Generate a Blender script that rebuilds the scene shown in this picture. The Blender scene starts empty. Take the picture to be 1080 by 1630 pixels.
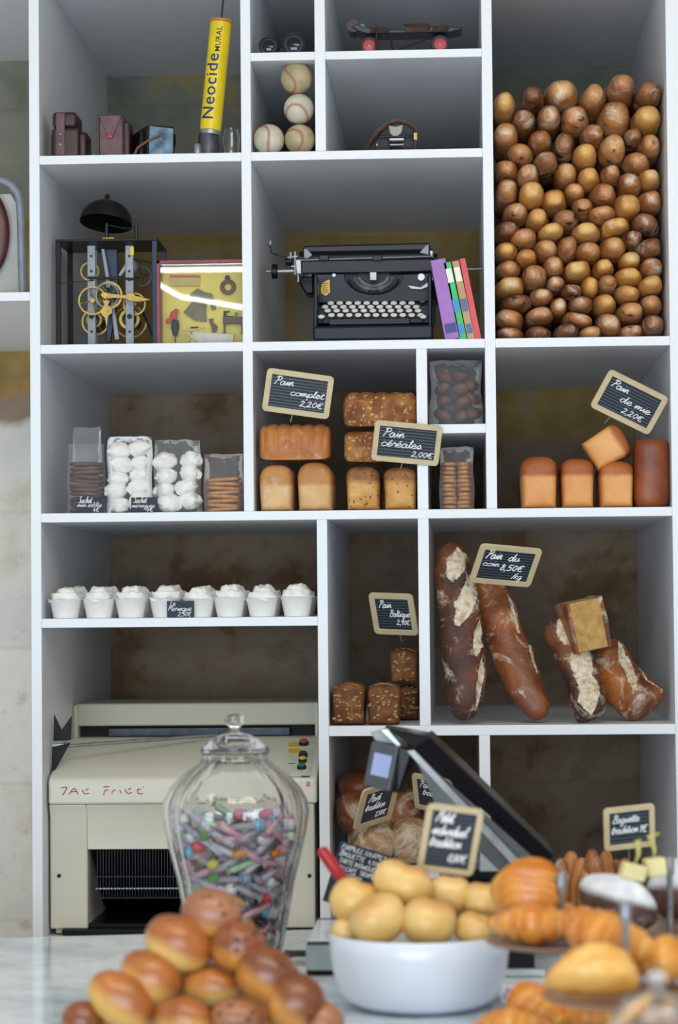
import bpy, bmesh, math, random
from mathutils import Vector, Matrix, Euler, noise
random.seed(7)
SC = bpy.context.scene
COL = SC.collection
PI = math.pi
# ------------------------------------------------------------------ camera
F, D, EYE = 3978.6, 5.5, 1.55
YAW, PITCH, ROLL = 0.0477821, 0.0365711, -0.0090719
CAM = Vector((0, -D, EYE))
_f = Vector((-math.sin(YAW)*math.cos(PITCH), math.cos(YAW)*math.cos(PITCH), math.sin(PITCH)))
_r = Vector((math.cos(YAW), math.sin(YAW), 0)); _u = _r.cross(_f)
RR = math.cos(ROLL)*_r + math.sin(ROLL)*_u
UU = -math.sin(ROLL)*_r + math.cos(ROLL)*_u
FF = _f
cd = bpy.data.cameras.new('camera'); cam = bpy.data.objects.new('camera', cd); COL.objects.link(cam)
cam.matrix_world = Matrix(((RR.x, UU.x, -FF.x, CAM.x), (RR.y, UU.y, -FF.y, CAM.y), (RR.z, UU.z, -FF.z, CAM.z), (0, 0, 0, 1)))
cd.sensor_width = 23.6; cd.sensor_height = 23.6; cd.sensor_fit = 'AUTO'; cd.lens = F*23.6/1630
cd.clip_start = 0.1; cd.clip_end = 60
cd.dof.use_dof = True; cd.dof.focus_distance = D-0.02; cd.dof.aperture_fstop = 2.4
SC.camera = cam
SC.view_settings.view_transform = 'Standard'
try: SC.view_settings.look = 'None'
except Exception: pass
SC.view_settings.gamma = 1; SC.view_settings.use_curve_mapping = False
SC.view_settings.exposure = 0.3
# ------------------------------------------------------------------ light
W = bpy.data.worlds.new('world'); SC.world = W; W.use_nodes = True
bg = W.node_tree.nodes['Background']; bg.inputs[0].default_value = (0.90, 0.94, 1.0, 1); bg.inputs[1].default_value = 0.56
def area(name, loc, target, sx, sy, power, color):
    l = bpy.data.lights.new(name, 'AREA'); l.shape = 'RECTANGLE'; l.size = sx; l.size_y = sy; l.energy = power; l.color = color
    o = bpy.data.objects.new(name, l); COL.objects.link(o); o.location = loc
    o.rotation_euler = (Vector(target)-Vector(loc)).to_track_quat('-Z', 'Y').to_euler()
    return o
area('shop_window_light', (-0.6, -8.4, 1.2), (-0.6, 0, 1.2), 4.8, 2.2, 225, (0.70, 0.86, 1.0))
area('ceiling_lamp_light', (0.2, -3.4, 3.3), (0.2, -1.6, 0.8), 2.4, 0.8, 30, (1.0, 0.90, 0.76))
# ------------------------------------------------------------------ helpers
def ray(px, py):
    return FF + RR*((px-540)/F) - UU*((py-815)/F)
def at(px, py, Y=0.0):
    d = ray(px, py); t = (Y-CAM.y)/d.y
    return CAM + d*t
def atz(px, py, z):
    d = ray(px, py); t = (z-CAM.z)/d.z
    return CAM + d*t
def S(Y): return (D+Y)/F
def hexc(h):
    h = h.lstrip('#'); c = [int(h[i:i+2], 16)/255 for i in (0, 2, 4)]
    return tuple(((v/12.92) if v <= .04045 else ((v+.055)/1.055)**2.4) for v in c)+(1,)
class MB:
    def __init__(s): s.v = []; s.f = []
    def add(s, vs, fs, M=None):
        o = len(s.v)
        for v in vs: s.v.append((M @ Vector(v)) if M is not None else Vector(v))
        for f in fs: s.f.append([i+o for i in f])
        return s
    def box(s, lo, hi, M=None):
        x0, y0, z0 = lo; x1, y1, z1 = hi
        return s.add([(x0,y0,z0),(x1,y0,z0),(x1,y1,z0),(x0,y1,z0),(x0,y0,z1),(x1,y0,z1),(x1,y1,z1),(x0,y1,z1)],
            [(0,3,2,1),(4,5,6,7),(0,1,5,4),(1,2,6,5),(2,3,7,6),(3,0,4,7)], M)
    def hexa(s, q, off):   # quad q (4 pts) pushed by off
        off = Vector(off); q = [Vector(p) for p in q]
        return s.add(q+[p+off for p in q], [(0,1,2,3),(7,6,5,4),(0,4,5,1),(1,5,6,2),(2,6,7,3),(3,7,4,0)])
    def prism(s, pts, a, b, M=None):   # pts (x,z) loop, y from a to b
        n = len(pts)
        vs = [(p[0], a, p[1]) for p in pts]+[(p[0], b, p[1]) for p in pts]
        fs = [tuple(range(n)), tuple(range(2*n-1, n-1, -1))]+[(i, i+n, (i+1)%n+n, (i+1)%n) for i in range(n)]
        return s.add(vs, fs, M)
    def lathe(s, prof, seg=24, M=None, flute=0, famp=0, caps=True):   # prof (r,z)
        vs = []; fs = []; n = len(prof)
        for i, (r, z) in enumerate(prof):
            for k in range(seg):
                a = 2*PI*k/seg; rr = r*(1+famp*math.cos(flute*a)) if flute else r
                vs.append((rr*math.cos(a), rr*math.sin(a), z))
        for i in range(n-1):
            for k in range(seg):
                k2 = (k+1)%seg
                fs.append((i*seg+k, i*seg+k2, (i+1)*seg+k2, (i+1)*seg+k))
        if caps:
            fs.append(tuple(range(seg-1, -1, -1))); fs.append(tuple(range((n-1)*seg, n*seg)))
        return s.add(vs, fs, M)
    def cyl(s, p0, p1, r0, r1=None, seg=16):
        p0 = Vector(p0); p1 = Vector(p1); r1 = r0 if r1 is None else r1
        d = p1-p0; q = d.to_track_quat('Z', 'Y').to_matrix().to_4x4(); M = Matrix.Translation(p0) @ q
        return s.lathe([(r0, 0), (r1, d.length)], seg, M)
    def torus(s, c, R, r, axis=(0,1,0), seg=28, rs=8):
        q = Vector(axis).to_track_quat('Z', 'Y').to_matrix().to_4x4(); M = Matrix.Translation(Vector(c)) @ q
        vs = []; fs = []
        for i in range(seg):
            a = 2*PI*i/seg
            for j in range(rs):
                b = 2*PI*j/rs; vs.append(((R+r*math.cos(b))*math.cos(a), (R+r*math.cos(b))*math.sin(a), r*math.sin(b)))
        for i in range(seg):
            for j in range(rs):
                fs.append((i*rs+j, ((i+1)%seg)*rs+j, ((i+1)%seg)*rs+(j+1)%rs, i*rs+(j+1)%rs))
        return s.add(vs, fs, M)
    def tube(s, pts, r, seg=8, M=None, flat=None, closed=False):
        pts = [Vector(p) for p in pts]; n = len(pts); vs = []; fs = []
        rad = r if isinstance(r, (list, tuple)) else [r]*n
        up = None
        for i, p in enumerate(pts):
            if closed: t = pts[(i+1)%n]-pts[i-1]
            else: t = (pts[min(i+1, n-1)]-pts[max(i-1, 0)])
            if t.length < 1e-9: t = Vector((0,0,1))
            t.normalize()
            if up is None:
                up = Vector((0,0,1)) if abs(t.z) < .9 else Vector((1,0,0))
            a = t.cross(up)
            if a.length < 1e-6: a = t.orthogonal()
            a.normalize(); b = a.cross(t).normalized(); up = b
            for k in range(seg):
                w = 2*PI*k/seg; fx = 1 if flat is None else flat
                vs.append(p+a*math.cos(w)*rad[i]+b*math.sin(w)*rad[i]*fx)
        m = n if closed else n-1
        for i in range(m):
            for k in range(seg):
                i2 = (i+1)%n; fs.append((i*seg+k, i*seg+(k+1)%seg, i2*seg+(k+1)%seg, i2*seg+k))
        if not closed:
            fs.append(tuple(range(seg-1, -1, -1))); fs.append(tuple(range((n-1)*seg, n*seg)))
        return s.add(vs, fs, M)
    def ball(s, c, rx, ry=None, rz=None, nu=20, nv=12, M=None, amp=0, ns=6, seed=0):
        ry = ry or rx; rz = rz or rx; vs = []; fs = []
        T = Matrix.Translation(Vector(c)); T = (M @ T) if M is not None else T
        for j in range(nv+1):
            ph = PI*j/nv
            for i in range(nu):
                th = 2*PI*i/nu; d = Vector((math.sin(ph)*math.cos(th), math.sin(ph)*math.sin(th), math.cos(ph)))
                k = 1+(amp*noise.noise(d*ns+Vector((seed, seed*.7, 0))) if amp else 0)
                vs.append((d.x*rx*k, d.y*ry*k, d.z*rz*k))
        for j in range(nv):
            for i in range(nu): fs.append((j*nu+i, (j+1)*nu+i, (j+1)*nu+(i+1)%nu, j*nu+(i+1)%nu))
        return s.add(vs, fs, T)
    def build(s, name, mat, parent=None, local=False, smooth=True, bevel=0, bseg=2, subsurf=0, angle=40):
        me = bpy.data.meshes.new(name)
        if parent is not None and not local:
            I = parent_world(parent).inverted(); vs = [I @ v for v in s.v]
        elif parent is None and not local:
            lo = Vector((min(v.x for v in s.v), min(v.y for v in s.v), min(v.z for v in s.v)))
            hi = Vector((max(v.x for v in s.v), max(v.y for v in s.v), max(v.z for v in s.v)))
            org = Vector(((lo.x+hi.x)/2, (lo.y+hi.y)/2, lo.z)); vs = [v-org for v in s.v]
        else: vs = s.v
        me.from_pydata([tuple(v) for v in vs], [], s.f)
        bm = bmesh.new(); bm.from_mesh(me)
        bmesh.ops.remove_doubles(bm, verts=bm.verts, dist=1e-6)
        bmesh.ops.recalc_face_normals(bm, faces=bm.faces); bm.to_mesh(me); bm.free()
        me.materials.append(mat)
        if smooth:
            for p in me.polygons: p.use_smooth = True
            me.set_sharp_from_angle(angle=math.radians(angle))
        o = bpy.data.objects.new(name, me); COL.objects.link(o)
        if parent is not None: o.parent = parent
        elif not local: o.location = org
        if bevel:
            m = o.modifiers.new('bevel', 'BEVEL'); m.width = bevel; m.segments = bseg; m.limit_method = 'ANGLE'; m.angle_limit = math.radians(35)
        if subsurf:
            m = o.modifiers.new('sub', 'SUBSURF'); m.levels = subsurf; m.render_levels = subsurf
        return o
def parent_world(p):
    M = p.matrix_basis.copy(); q = p.parent
    while q is not None: M = q.matrix_basis @ M; q = q.parent
    return M
def tag(o, label=None, cat=None, group=None, kind=None):
    if label: o['label'] = label
    if cat: o['category'] = cat
    if group: o['group'] = group
    if kind: o['kind'] = kind
    return o
def thing(name, label, cat, loc=(0,0,0), rot=None, group=None, M=None):
    o = bpy.data.objects.new(name, None); COL.objects.link(o); o.empty_display_size = .02
    if M is not None: o.matrix_basis = M
    else:
        o.location = loc
        if rot: o.rotation_euler = rot
    return tag(o, label, cat, group)
def copy_tree(o, parent=None):
    kids = [c for c in bpy.data.objects if c.parent == o]
    c = o.copy(); COL.objects.link(c); c.parent = parent
    for k in kids: copy_tree(k, c)
    return c
# ------------------------------------------------------------------ materials
class NT:
    def __init__(s, name):
        s.m = bpy.data.materials.new(name); s.m.use_nodes = True; s.t = s.m.node_tree; s.n = s.t.nodes; s.l = s.t.links
        s.b = s.n['Principled BSDF']; s.out = s.n['Material Output']; s.tc = None
    def node(s, typ, **kw):
        n = s.n.new(typ)
        for k, v in kw.items(): setattr(n, k, v)
        return n
    def coord(s, which='Object'):
        if s.tc is None: s.tc = s.node('ShaderNodeTexCoord')
        return s.tc.outputs[which]
    def noise(s, scale, detail=4, rough=.55, vec=None, dist=0):
        n = s.node('ShaderNodeTexNoise'); n.inputs['Scale'].default_value = scale; n.inputs['Detail'].default_value = detail
        n.inputs['Roughness'].default_value = rough; n.inputs['Distortion'].default_value = dist
        s.l.new(vec if vec is not None else s.rvec(), n.inputs['Vector']); return n.outputs['Fac']
    def rvec(s):   # object coords shifted per object
        if not hasattr(s, '_rv'):
            oi = s.node('ShaderNodeObjectInfo'); m = s.node('ShaderNodeMath', operation='MULTIPLY'); m.inputs[1].default_value = 37.0
            s.l.new(oi.outputs['Random'], m.inputs[0]); c = s.node('ShaderNodeCombineXYZ')
            s.l.new(m.outputs[0], c.inputs[0]); s.l.new(m.outputs[0], c.inputs[1])
            a = s.node('ShaderNodeVectorMath', operation='ADD'); s.l.new(s.coord(), a.inputs[0]); s.l.new(c.outputs[0], a.inputs[1])
            s._rv = a.outputs[0]; s._rand = oi.outputs['Random']
        return s._rv
    def ramp(s, fac, stops):
        r = s.node('ShaderNodeValToRGB'); e = r.color_ramp.elements
        while len(e) < len(stops): e.new(.5)
        for i, (p, c) in enumerate(stops): e[i].position = p; e[i].color = c if len(c) == 4 else (*c, 1)
        s.l.new(fac, r.inputs[0]); return r.outputs[0]
    def mix(s, fac, a, b, mode='MIX'):
        n = s.node('ShaderNodeMix', data_type='RGBA', blend_type=mode)
        for sock, v in ((n.inputs[0], fac), (n.inputs[6], a), (n.inputs[7], b)):
            if isinstance(v, (int, float)): sock.default_value = v
            elif isinstance(v, tuple): sock.default_value = v
            else: s.l.new(v, sock)
        return n.outputs[2]
    def math(s, op, a, b=None, clamp=False):
        n = s.node('ShaderNodeMath', operation=op); n.use_clamp = clamp
        for i, v in enumerate((a, b)):
            if v is None: continue
            if isinstance(v, (int, float)): n.inputs[i].default_value = v
            else: s.l.new(v, n.inputs[i])
        return n.outputs[0]
    def col(s, c):
        if isinstance(c, tuple): s.b.inputs['Base Color'].default_value = c
        else: s.l.new(c, s.b.inputs['Base Color'])
    def bump(s, h, strength=.3, dist=.002):
        b = s.node('ShaderNodeBump'); b.inputs['Strength'].default_value = strength; b.inputs['Distance'].default_value = dist
        s.l.new(h, b.inputs['Height']); s.l.new(b.outputs[0], s.b.inputs['Normal'])
def simple(name, color, rough=.5, metal=0, var=.08, scale=40, bump=0, coat=0, spec=None):
    t = NT(name); c = hexc(color) if isinstance(color, str) else color
    t.b.inputs['Roughness'].default_value = rough; t.b.inputs['Metallic'].default_value = metal
    if coat: t.b.inputs['Coat Weight'].default_value = coat
    if spec is not None: t.b.inputs['Specular IOR Level'].default_value = spec
    nz = t.noise(scale, 3)
    d = tuple(max(0, v*(1-var*2)) for v in c[:3])+(1,); l = tuple(min(1, v*(1+var)) for v in c[:3])+(1,)
    t.col(t.ramp(nz, [(.3, d), (.7, l)]))
    if bump: t.bump(nz, bump, .001)
    return t.m
def glassy(name, color=(1,1,1,1), rough=0, ior=1.45):
    t = NT(name); t.b.inputs['Transmission Weight'].default_value = 1; t.b.inputs['Roughness'].default_value = rough
    t.b.inputs['IOR'].default_value = ior; t.b.inputs['Base Color'].default_value = color
    nz = t.noise(14, 2); t.bump(nz, .03, .001)
    return t.m
def plastic_film(name='clear_film', milky=.035):
    t = NT(name); n = t.noise(38, 3, .6); t.b.inputs['Base Color'].default_value = (.9, .92, .95, 1)
    t.b.inputs['Roughness'].default_value = .1; t.bump(n, .8, .005)
    tr = t.node('ShaderNodeBsdfTransparent'); fr = t.node('ShaderNodeFresnel'); fr.inputs[0].default_value = 1.5
    t.l.new(t.b.inputs['Normal'].links[0].from_socket, fr.inputs['Normal'])
    fac = t.math('ADD', t.math('MULTIPLY', fr.outputs[0], .9), milky, clamp=True)
    mx = t.node('ShaderNodeMixShader'); t.l.new(fac, mx.inputs[0]); t.l.new(tr.outputs[0], mx.inputs[1]); t.l.new(t.b.outputs[0], mx.inputs[2])
    t.l.new(mx.outputs[0], t.out.inputs[0]); return t.m
def bread(name, dark, mid, light, scale=14, flour=0, rough=.5, bump=.5, top=None, lo=0.0, hi=.08, spots=None, spot_scale=60, spot_t=.62, coat=0, cuts=False):
    t = NT(name); d, m, l = hexc(dark), hexc(mid), hexc(light)
    n1 = t.noise(scale, 5, .6, dist=.6)
    c = t.ramp(n1, [(.3, d), (.5, m), (.68, l)])
    if top:    # baked top crust over paler tin sides (crust height in object space)
        sp = t.node('ShaderNodeSeparateXYZ'); t.l.new(t.coord(), sp.inputs[0])
        z = t.math('ADD', sp.outputs[2], t.math('MULTIPLY', t.math('SUBTRACT', t.noise(18, 3), .5), .012))
        f = t.math('DIVIDE', t.math('SUBTRACT', z, lo), hi-lo, clamp=True)
        tc = t.ramp(t.noise(scale*1.3, 4), [(.3, hexc(top[0])), (.7, hexc(top[1]))])
        c = t.mix(f, c, tc)
    if spots:
        v = t.noise(spot_scale, 2, .4); f = t.ramp(v, [(spot_t, (0,0,0,1)), (spot_t+.05, (1,1,1,1))]); c = t.mix(f, c, hexc(spots))
    if cuts:   # pale floury crumb showing in the slashes (point attribute on the crust)
        at_ = t.node('ShaderNodeAttribute'); at_.attribute_name = 'slash'
        q = t.math('ADD', t.math('MULTIPLY', at_.outputs['Fac'], 1.5), t.math('MULTIPLY', t.math('SUBTRACT', t.noise(34, 5, .7), .5), 1.6))
        c = t.mix(t.ramp(q, [(.3, (0,0,0,1)), (.5, (1,1,1,1))]), c, hexc(cuts) if isinstance(cuts, str) else t.ramp(t.noise(60, 5, .7), [(.35, hexc('#a5835e')), (.5, hexc('#d8c8aa')), (.65, hexc('#e9e0cd'))]))
    if flour:
        v = t.noise(scale*1.7, 6, .7, dist=1.5); f = t.ramp(v, [(.62-flour*.25, (0,0,0,1)), (.78-flour*.25, (1,1,1,1))])
        c = t.mix(t.math('MULTIPLY', f, .85), c, hexc('#d9cbb4'))
    t.col(c); t.b.inputs['Roughness'].default_value = rough
    if coat: t.b.inputs['Coat Weight'].default_value = coat; t.b.inputs['Coat Roughness'].default_value = .25
    t.bump(t.noise(scale*5, 5, .65), bump, .003)
    return t.m
M = {}
M['white'] = simple('white_painted_board', '#e9ebee', .42, var=.012, scale=3)
M['cream_metal'] = simple('cream_enamel', '#dedac8', .35, var=.02, scale=6)
M['cream_dark'] = simple('cream_enamel_hood', '#c4bfa6', .4, var=.03, scale=6)
M['black_metal'] = simple('black_lacquer', '#15161a', .3, var=.2, scale=20, spec=.25)
M['black_matte'] = simple('black_matte', '#121214', .7, var=.2, scale=20)
M['type_black'] = simple('typewriter_enamel', '#141c2b', .25, var=.15, scale=20, spec=.3)
M['type_dark'] = simple('typewriter_dark', '#0b0d14', .35, var=.2, scale=20, spec=.25)
M['steel'] = simple('worn_steel', '#9a9da0', .4, .8, var=.1, scale=60)
M['grey_steel'] = simple('grey_painted_steel', '#8f959d', .5, .2, var=.08, scale=40)
M['dark_steel'] = simple('dark_steel', '#3a3d45', .4, .7, var=.15, scale=40)
M['brass'] = simple('brass', '#a78a48', .42, .7, var=.12, scale=60)
M['bell'] = simple('dark_bronze', '#2c2724', .45, .6, var=.2, scale=30)
M['blue_steel'] = simple('blue_steel', '#1e2c45', .4, .3, var=.15, scale=30)
M['key_white'] = simple('key_top', '#f0ede2', .4, var=.05, scale=90)
M['leather'] = simple('brown_leather', '#3a201e', .42, var=.22, scale=55, bump=.4)
M['leather_maroon'] = simple('maroon_leather', '#5d3c42', .38, var=.18, scale=50, bump=.4)
M['leather_tan'] = simple('tan_leather', '#7d5637', .5, var=.2, scale=60, bump=.4)
M['strap'] = simple('old_leather_strap', '#4a332a', .55, var=.25, scale=60, bump=.5)
M['yellow'] = simple('yellow_tin', '#e2c712', .3, var=.06, scale=20)
M['blue_ink'] = simple('blue_print', '#1d2c6e', .5, var=.1)
M['orange_trim'] = simple('orange_rim', '#c47a2a', .45, var=.1)
M['red'] = simple('red_rubber', '#c8444b', .45, var=.1)
M['rubber'] = simple('grey_rubber_wheel', '#2e3138', .7, var=.15)
M['ball'] = simple('worn_baseball_leather', '#cfc6b2', .6, var=.12, scale=25, bump=.2)
M['ball_tan'] = simple('tan_baseball_leather', '#b9a883', .6, var=.16, scale=22, bump=.2)
M['stitch'] = simple('red_stitch', '#a8504b', .7, var=.1)
M['glass'] = glassy('clear_glass')
t = NT('flat_glass'); tr = t.node('ShaderNodeBsdfTransparent'); gs_ = t.node('ShaderNodeBsdfGlossy'); gs_.inputs['Roughness'].default_value = .0
fr = t.node('ShaderNodeFresnel'); fr.inputs[0].default_value = 1.6; mx = t.node('ShaderNodeMixShader')
t.l.new(fr.outputs[0], mx.inputs[0]); t.l.new(tr.outputs[0], mx.inputs[1]); t.l.new(gs_.outputs[0], mx.inputs[2]); t.l.new(mx.outputs[0], t.out.inputs[0]); M['flat_glass'] = t.m
M['lens'] = simple('dark_lens', '#0d1420', .04, var=.1)
M['wood_frame'] = simple('pale_wood_frame', '#cdbb94', .6, var=.06, scale=30)
M['chalk'] = simple('white_chalk', '#eef0f2', .9, var=.05)
M['label_black'] = simple('black_card', '#1b2438', .6, var=.05)
M['stick'] = simple('steel_pick', '#8d8c88', .4, .4)
M['film'] = plastic_film()
M['film_milky'] = plastic_film('milky_film', .06)
M['jar_glass'] = glassy('jar_glass')
M['bowl'] = simple('white_porcelain', '#dde4ee', .25, var=.01, scale=4, coat=.25)
M['cup'] = simple('white_paper_cup', '#ebe9e4', .55, var=.02)
M['cream'] = simple('whipped_meringue', '#f2efe9', .7, var=.04, scale=80, bump=.6)
M['marble'] = None
t = NT('polished_marble_counter'); n = t.noise(2.6, 8, .62, dist=1.2, vec=t.coord()); n2 = t.noise(9, 5, .6, dist=2, vec=t.coord())
t.col(t.mix(t.math('MULTIPLY', t.ramp(n2, [(.5, (0,0,0,1)), (.62, (1,1,1,1))]), .35), t.ramp(n, [(.35, hexc('#c2ced9')), (.6, hexc('#e9f1f9'))]), hexc('#8e9aa0')))
t.b.inputs['Roughness'].default_value = .09; M['marble'] = t.m
# old plaster wall: stains and worn paint layers
def wall_mat():
    t = NT('old_plaster_wall'); v = t.coord(); sp = t.node('ShaderNodeSeparateXYZ'); t.l.new(v, sp.inputs[0])
    big = t.noise(1.7, 5, .5, vec=v, dist=.1); med = t.noise(3.6, 8, .62, vec=v, dist=.15); fine = t.noise(22, 6, .65, vec=v)
    def step(fac, a, b): return t.ramp(fac, [(a, (0,0,0,1)), (b, (1,1,1,1))])
    olive = t.ramp(med, [(.36, hexc('#6c6f60')), (.5, hexc('#858576')), (.55, hexc('#8a8878')), (.6, hexc('#a08f66'))])
    ochre = t.ramp(med, [(.38, hexc('#8d7442')), (.5, hexc('#a88a52')), (.56, hexc('#b2955e')), (.6, hexc('#a29a88'))])
    brown = t.ramp(med, [(.34, hexc('#715740')), (.42, hexc('#86694a')), (.46, hexc('#988068')), (.55, hexc('#a08d78')), (.6, hexc('#8d7b66')), (.66, hexc('#9a8a76'))])
    pale = t.ramp(med, [(.35, hexc('#d8cdb8')), (.5, hexc('#ebe6db')), (.66, hexc('#dfdbd2'))])
    z = t.math('ADD', sp.outputs[2], t.math('MULTIPLY', t.math('SUBTRACT', big, .5), .4))
    c = t.mix(step(t.math('MULTIPLY', z, .25), .662, .668), ochre, olive)      # above about 2.66 m
    zr = t.math('ADD', z, t.math('MULTIPLY', step(t.math('ADD', sp.outputs[0], .5), .5, .6), .16))
    c = t.mix(step(t.math('MULTIPLY', zr, .25), .528, .531), brown, c)    # above about 2.12 m
    x = t.math('ADD', sp.outputs[0], 2.0)
    fx = step(x, .92, .93)
    zlow = step(t.math('MULTIPLY', z, .25), .51, .514)
    c = t.mix(t.math('MAXIMUM', fx, zlow), pale, c)
    # faint stone courses
    br = t.node('ShaderNodeTexBrick'); br.offset = .4; br.inputs['Scale'].default_value = 1.0
    br.inputs['Brick Width'].default_value = .9; br.inputs['Row Height'].default_value = .36; br.inputs['Mortar Size'].default_value = .006
    br.inputs['Color1'].default_value = (1,1,1,1); br.inputs['Color2'].default_value = (.94,.94,.94,1); br.inputs['Mortar'].default_value = (.9,.89,.87,1)
    cm = t.node('ShaderNodeCombineXYZ'); t.l.new(sp.outputs[0], cm.inputs[0]); t.l.new(sp.outputs[2], cm.inputs[1]); t.l.new(cm.outputs[0], br.inputs['Vector'])
    c = t.mix(1.0, c, br.outputs[0], 'MULTIPLY')
    c = t.mix(t.math('MULTIPLY', step(fine, .6, .7), .3), c, hexc('#7c6c55'))
    t.col(c); t.b.inputs['Roughness'].default_value = .9; t.bump(fine, .4, .004); return t.m
M['wall'] = wall_mat()
M['floor'] = simple('pale_tile_floor', '#cfc5b4', .5, var=.05, scale=5)
M['plaster'] = simple('white_plaster_ceiling', '#d8d6d0', .9, var=.02)
# ------------------------------------------------------------------ setting
WY = 1.10
def Zr(v): return v+EYE
def structure(name, mb, mat, **k): return tag(mb.build(name, mat, None, smooth=False, **k), kind='structure')
w = MB().box((-2.6, WY, 0), (2.6, WY+.2, 3.6)).build('wall_back', M['wall'], None, local=True, smooth=False); tag(w, kind='structure')
structure('floor', MB().box((-3.5, -9.5, -.1), (3.5, WY+.2, 0)), M['floor'])
structure('ceiling', MB().box((-3.5, -9.5, 3.6), (3.5, WY+.2, 3.7)), M['plaster'])
# shelving: x ranges of uprights, z of boards (relative to the eye)
XP = dict(P0=(-.9478,-.9248), P1=(-.4731,-.4511), P2=(-.3079,-.2845), P3=(.0623,.0856), P4=(-.0895,-.0657), P5=(-.3124,-.2896), P6=(.0401,.0639), P7=(.4683,.5300))
BZ = dict(H0=(1.2066,1.2251), H1=(.9833,1.0029), H2=(.5601,.5804), HS=(.3724,.3925), H3=(.1851,.2052), H4=(-.0483,-.0282), H5=(-.2917,-.2696), H6=(-.6048,-.583), HL=(.6793,.6989), H7=(-.755,-.735))
def zback(px, py): return at(px, py, WY).z-EYE
TOPL = zback(20, 97.5); TOPA = zback(280, 121.5); TOPC = zback(900, 107.5)
shelf = thing('shelving_unit', 'tall white built-in shelving of square compartments filled with bread and old objects', 'shelf', (-.2, .5, 0))
T = .0215
def upright(k, z0, z1):
    x0, x1 = XP[k]; MB().box((x0, 0, Zr(z0)), (x1, WY-.003, Zr(z1))).build('upright', M['white'], shelf, smooth=False, bevel=.0012)
def board(x0, x1, za, zb):
    MB().box((x0, .0006, Zr(za)), (x1, WY-.003, Zr(zb))).build('shelf_board', M['white'], shelf, smooth=False, bevel=.0012)
TOPZ = 1.62
upright('P0', -EYE, TOPZ); upright('P7', -EYE, TOPZ)
upright('P1', BZ['H3'][1], TOPZ); upright('P2', BZ['H1'][1], TOPZ); upright('P3', BZ['H3'][1], TOPZ)
upright('P4', BZ['H3'][1], BZ['H2'][0]); upright('P4', BZ['H5'][1], BZ['H3'][0])
upright('P5', -EYE, BZ['H3'][0]); upright('P6', BZ['H7'][1], BZ['H5'][0])
xl, xr = XP['P0'][1], XP['P7'][0]
board(-1.9, XP['P0'][0], *BZ['HL']); board(-1.9, XP['P0'][0], TOPL, TOPL+.02)
board(xl, XP['P1'][0], TOPA, TOPA+.02); board(XP['P3'][1], xr, TOPC, TOPC+.02)
board(XP['P1'][1], XP['P2'][0], 1.45, 1.47); board(XP['P2'][1], XP['P3'][0], 1.45, 1.47)
board(XP['P1'][1], XP['P2'][0], *BZ['H0']); board(XP['P2'][1], XP['P3'][0], *BZ['H0'])
board(xl, XP['P1'][0], *BZ['H1']); board(XP['P1'][1], XP['P3'][0], *BZ['H1'])
board(xl, XP['P3'][0], BZ['H2'][0], BZ['H2'][1]); board(XP['P3'][1], xr, BZ['H2'][0], BZ['H2'][1])
board(XP['P4'][1], XP['P3'][0], *BZ['HS'])
board(xl, xr, *BZ['H3']); board(xl, XP['P5'][0], *BZ['H4']); board(XP['P5'][1], xr, *BZ['H5'])
board(XP['P5'][1], XP['P6'][0], *BZ['H6']); board(XP['P5'][1], xr, *BZ['H7']); board(xl, XP['P5'][0], *BZ['H7'])
# shop counter in front of the shelving, its far edge running slightly away to the right
CZ = EYE-.61
ca = atz(0, 1493, CZ); cb = atz(480, 1480, CZ); dr = (cb-ca); dr.z = 0; dr.normalize(); nrm = Vector((dr.y, -dr.x, 0))
A = ca-dr*1.2; B = ca+dr*3.2
ct = thing('shop_counter', 'polished pale marble shop counter carrying the pastries in front', 'counter', (0, -2.2, 0))
MB().hexa([A, B, B+nrm*2.3, A+nrm*2.3], (0, 0, -.035)).build('counter_top', M['marble'], ct, smooth=False, bevel=.003)
q = [A+nrm*.06, B+nrm*.06, B+nrm*2.2, A+nrm*2.2]; q = [Vector((p.x, p.y, CZ-.036)) for p in q]
MB().hexa(q, (0, 0, -CZ+.036)).build('counter_body', M['white'], ct, smooth=False)
# ------------------------------------------------------------------ bread materials
M['roll'] = bread('roll_crust', '#94532c', '#c0824e', '#d8a468', 9, .5, .42, .35, spots='#4c2c1c', spot_scale=26, spot_t=.66, coat=.25)
M['roll_pale'] = bread('roll_crust_pale', '#b87335', '#dba256', '#ecc67c', 11, .35, .45, .35)
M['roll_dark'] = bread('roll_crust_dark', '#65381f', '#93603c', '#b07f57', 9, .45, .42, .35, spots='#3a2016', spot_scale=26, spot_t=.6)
M['tin'] = bread('tin_loaf_crust', '#c99662', '#dbb07a', '#e5c18f', 9, .25, .6, .25, top=('#ad6f38', '#d19a5c'), lo=.052, hi=.062)
M['mie'] = bread('sandwich_loaf_crust', '#d58a4a', '#e3a05c', '#ebb06e', 7, 0, .5, .15, top=('#9c4c1c', '#b5652c'), lo=.066, hi=.076)
M['mie_side'] = bread('sandwich_loaf_top_crust', '#6d3015', '#8f4a22', '#a55f30', 7, 0, .45, .2)
M['complet_top'] = bread('wholemeal_crust', '#a85f2a', '#c17a3c', '#d39a5c', 10, .1, .5, .3)
M['seed'] = bread('seeded_crust', '#6e3e1e', '#94592c', '#b8814a', 30, 0, .65, 1.0, spots='#d1a665', spot_scale=120, spot_t=.6)
M['seed_tin'] = bread('seeded_tin_crust', '#b87c40', '#cd9550', '#ddb06c', 16, 0, .6, .5, top=('#6e3e1e', '#b8814a'), lo=.055, hi=.068, spots='#6a4222', spot_scale=110, spot_t=.63)
M['baltic'] = bread('dark_rye_seed_crust', '#4a2a14', '#74431f', '#9a6433', 30, 0, .7, .8)
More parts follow.
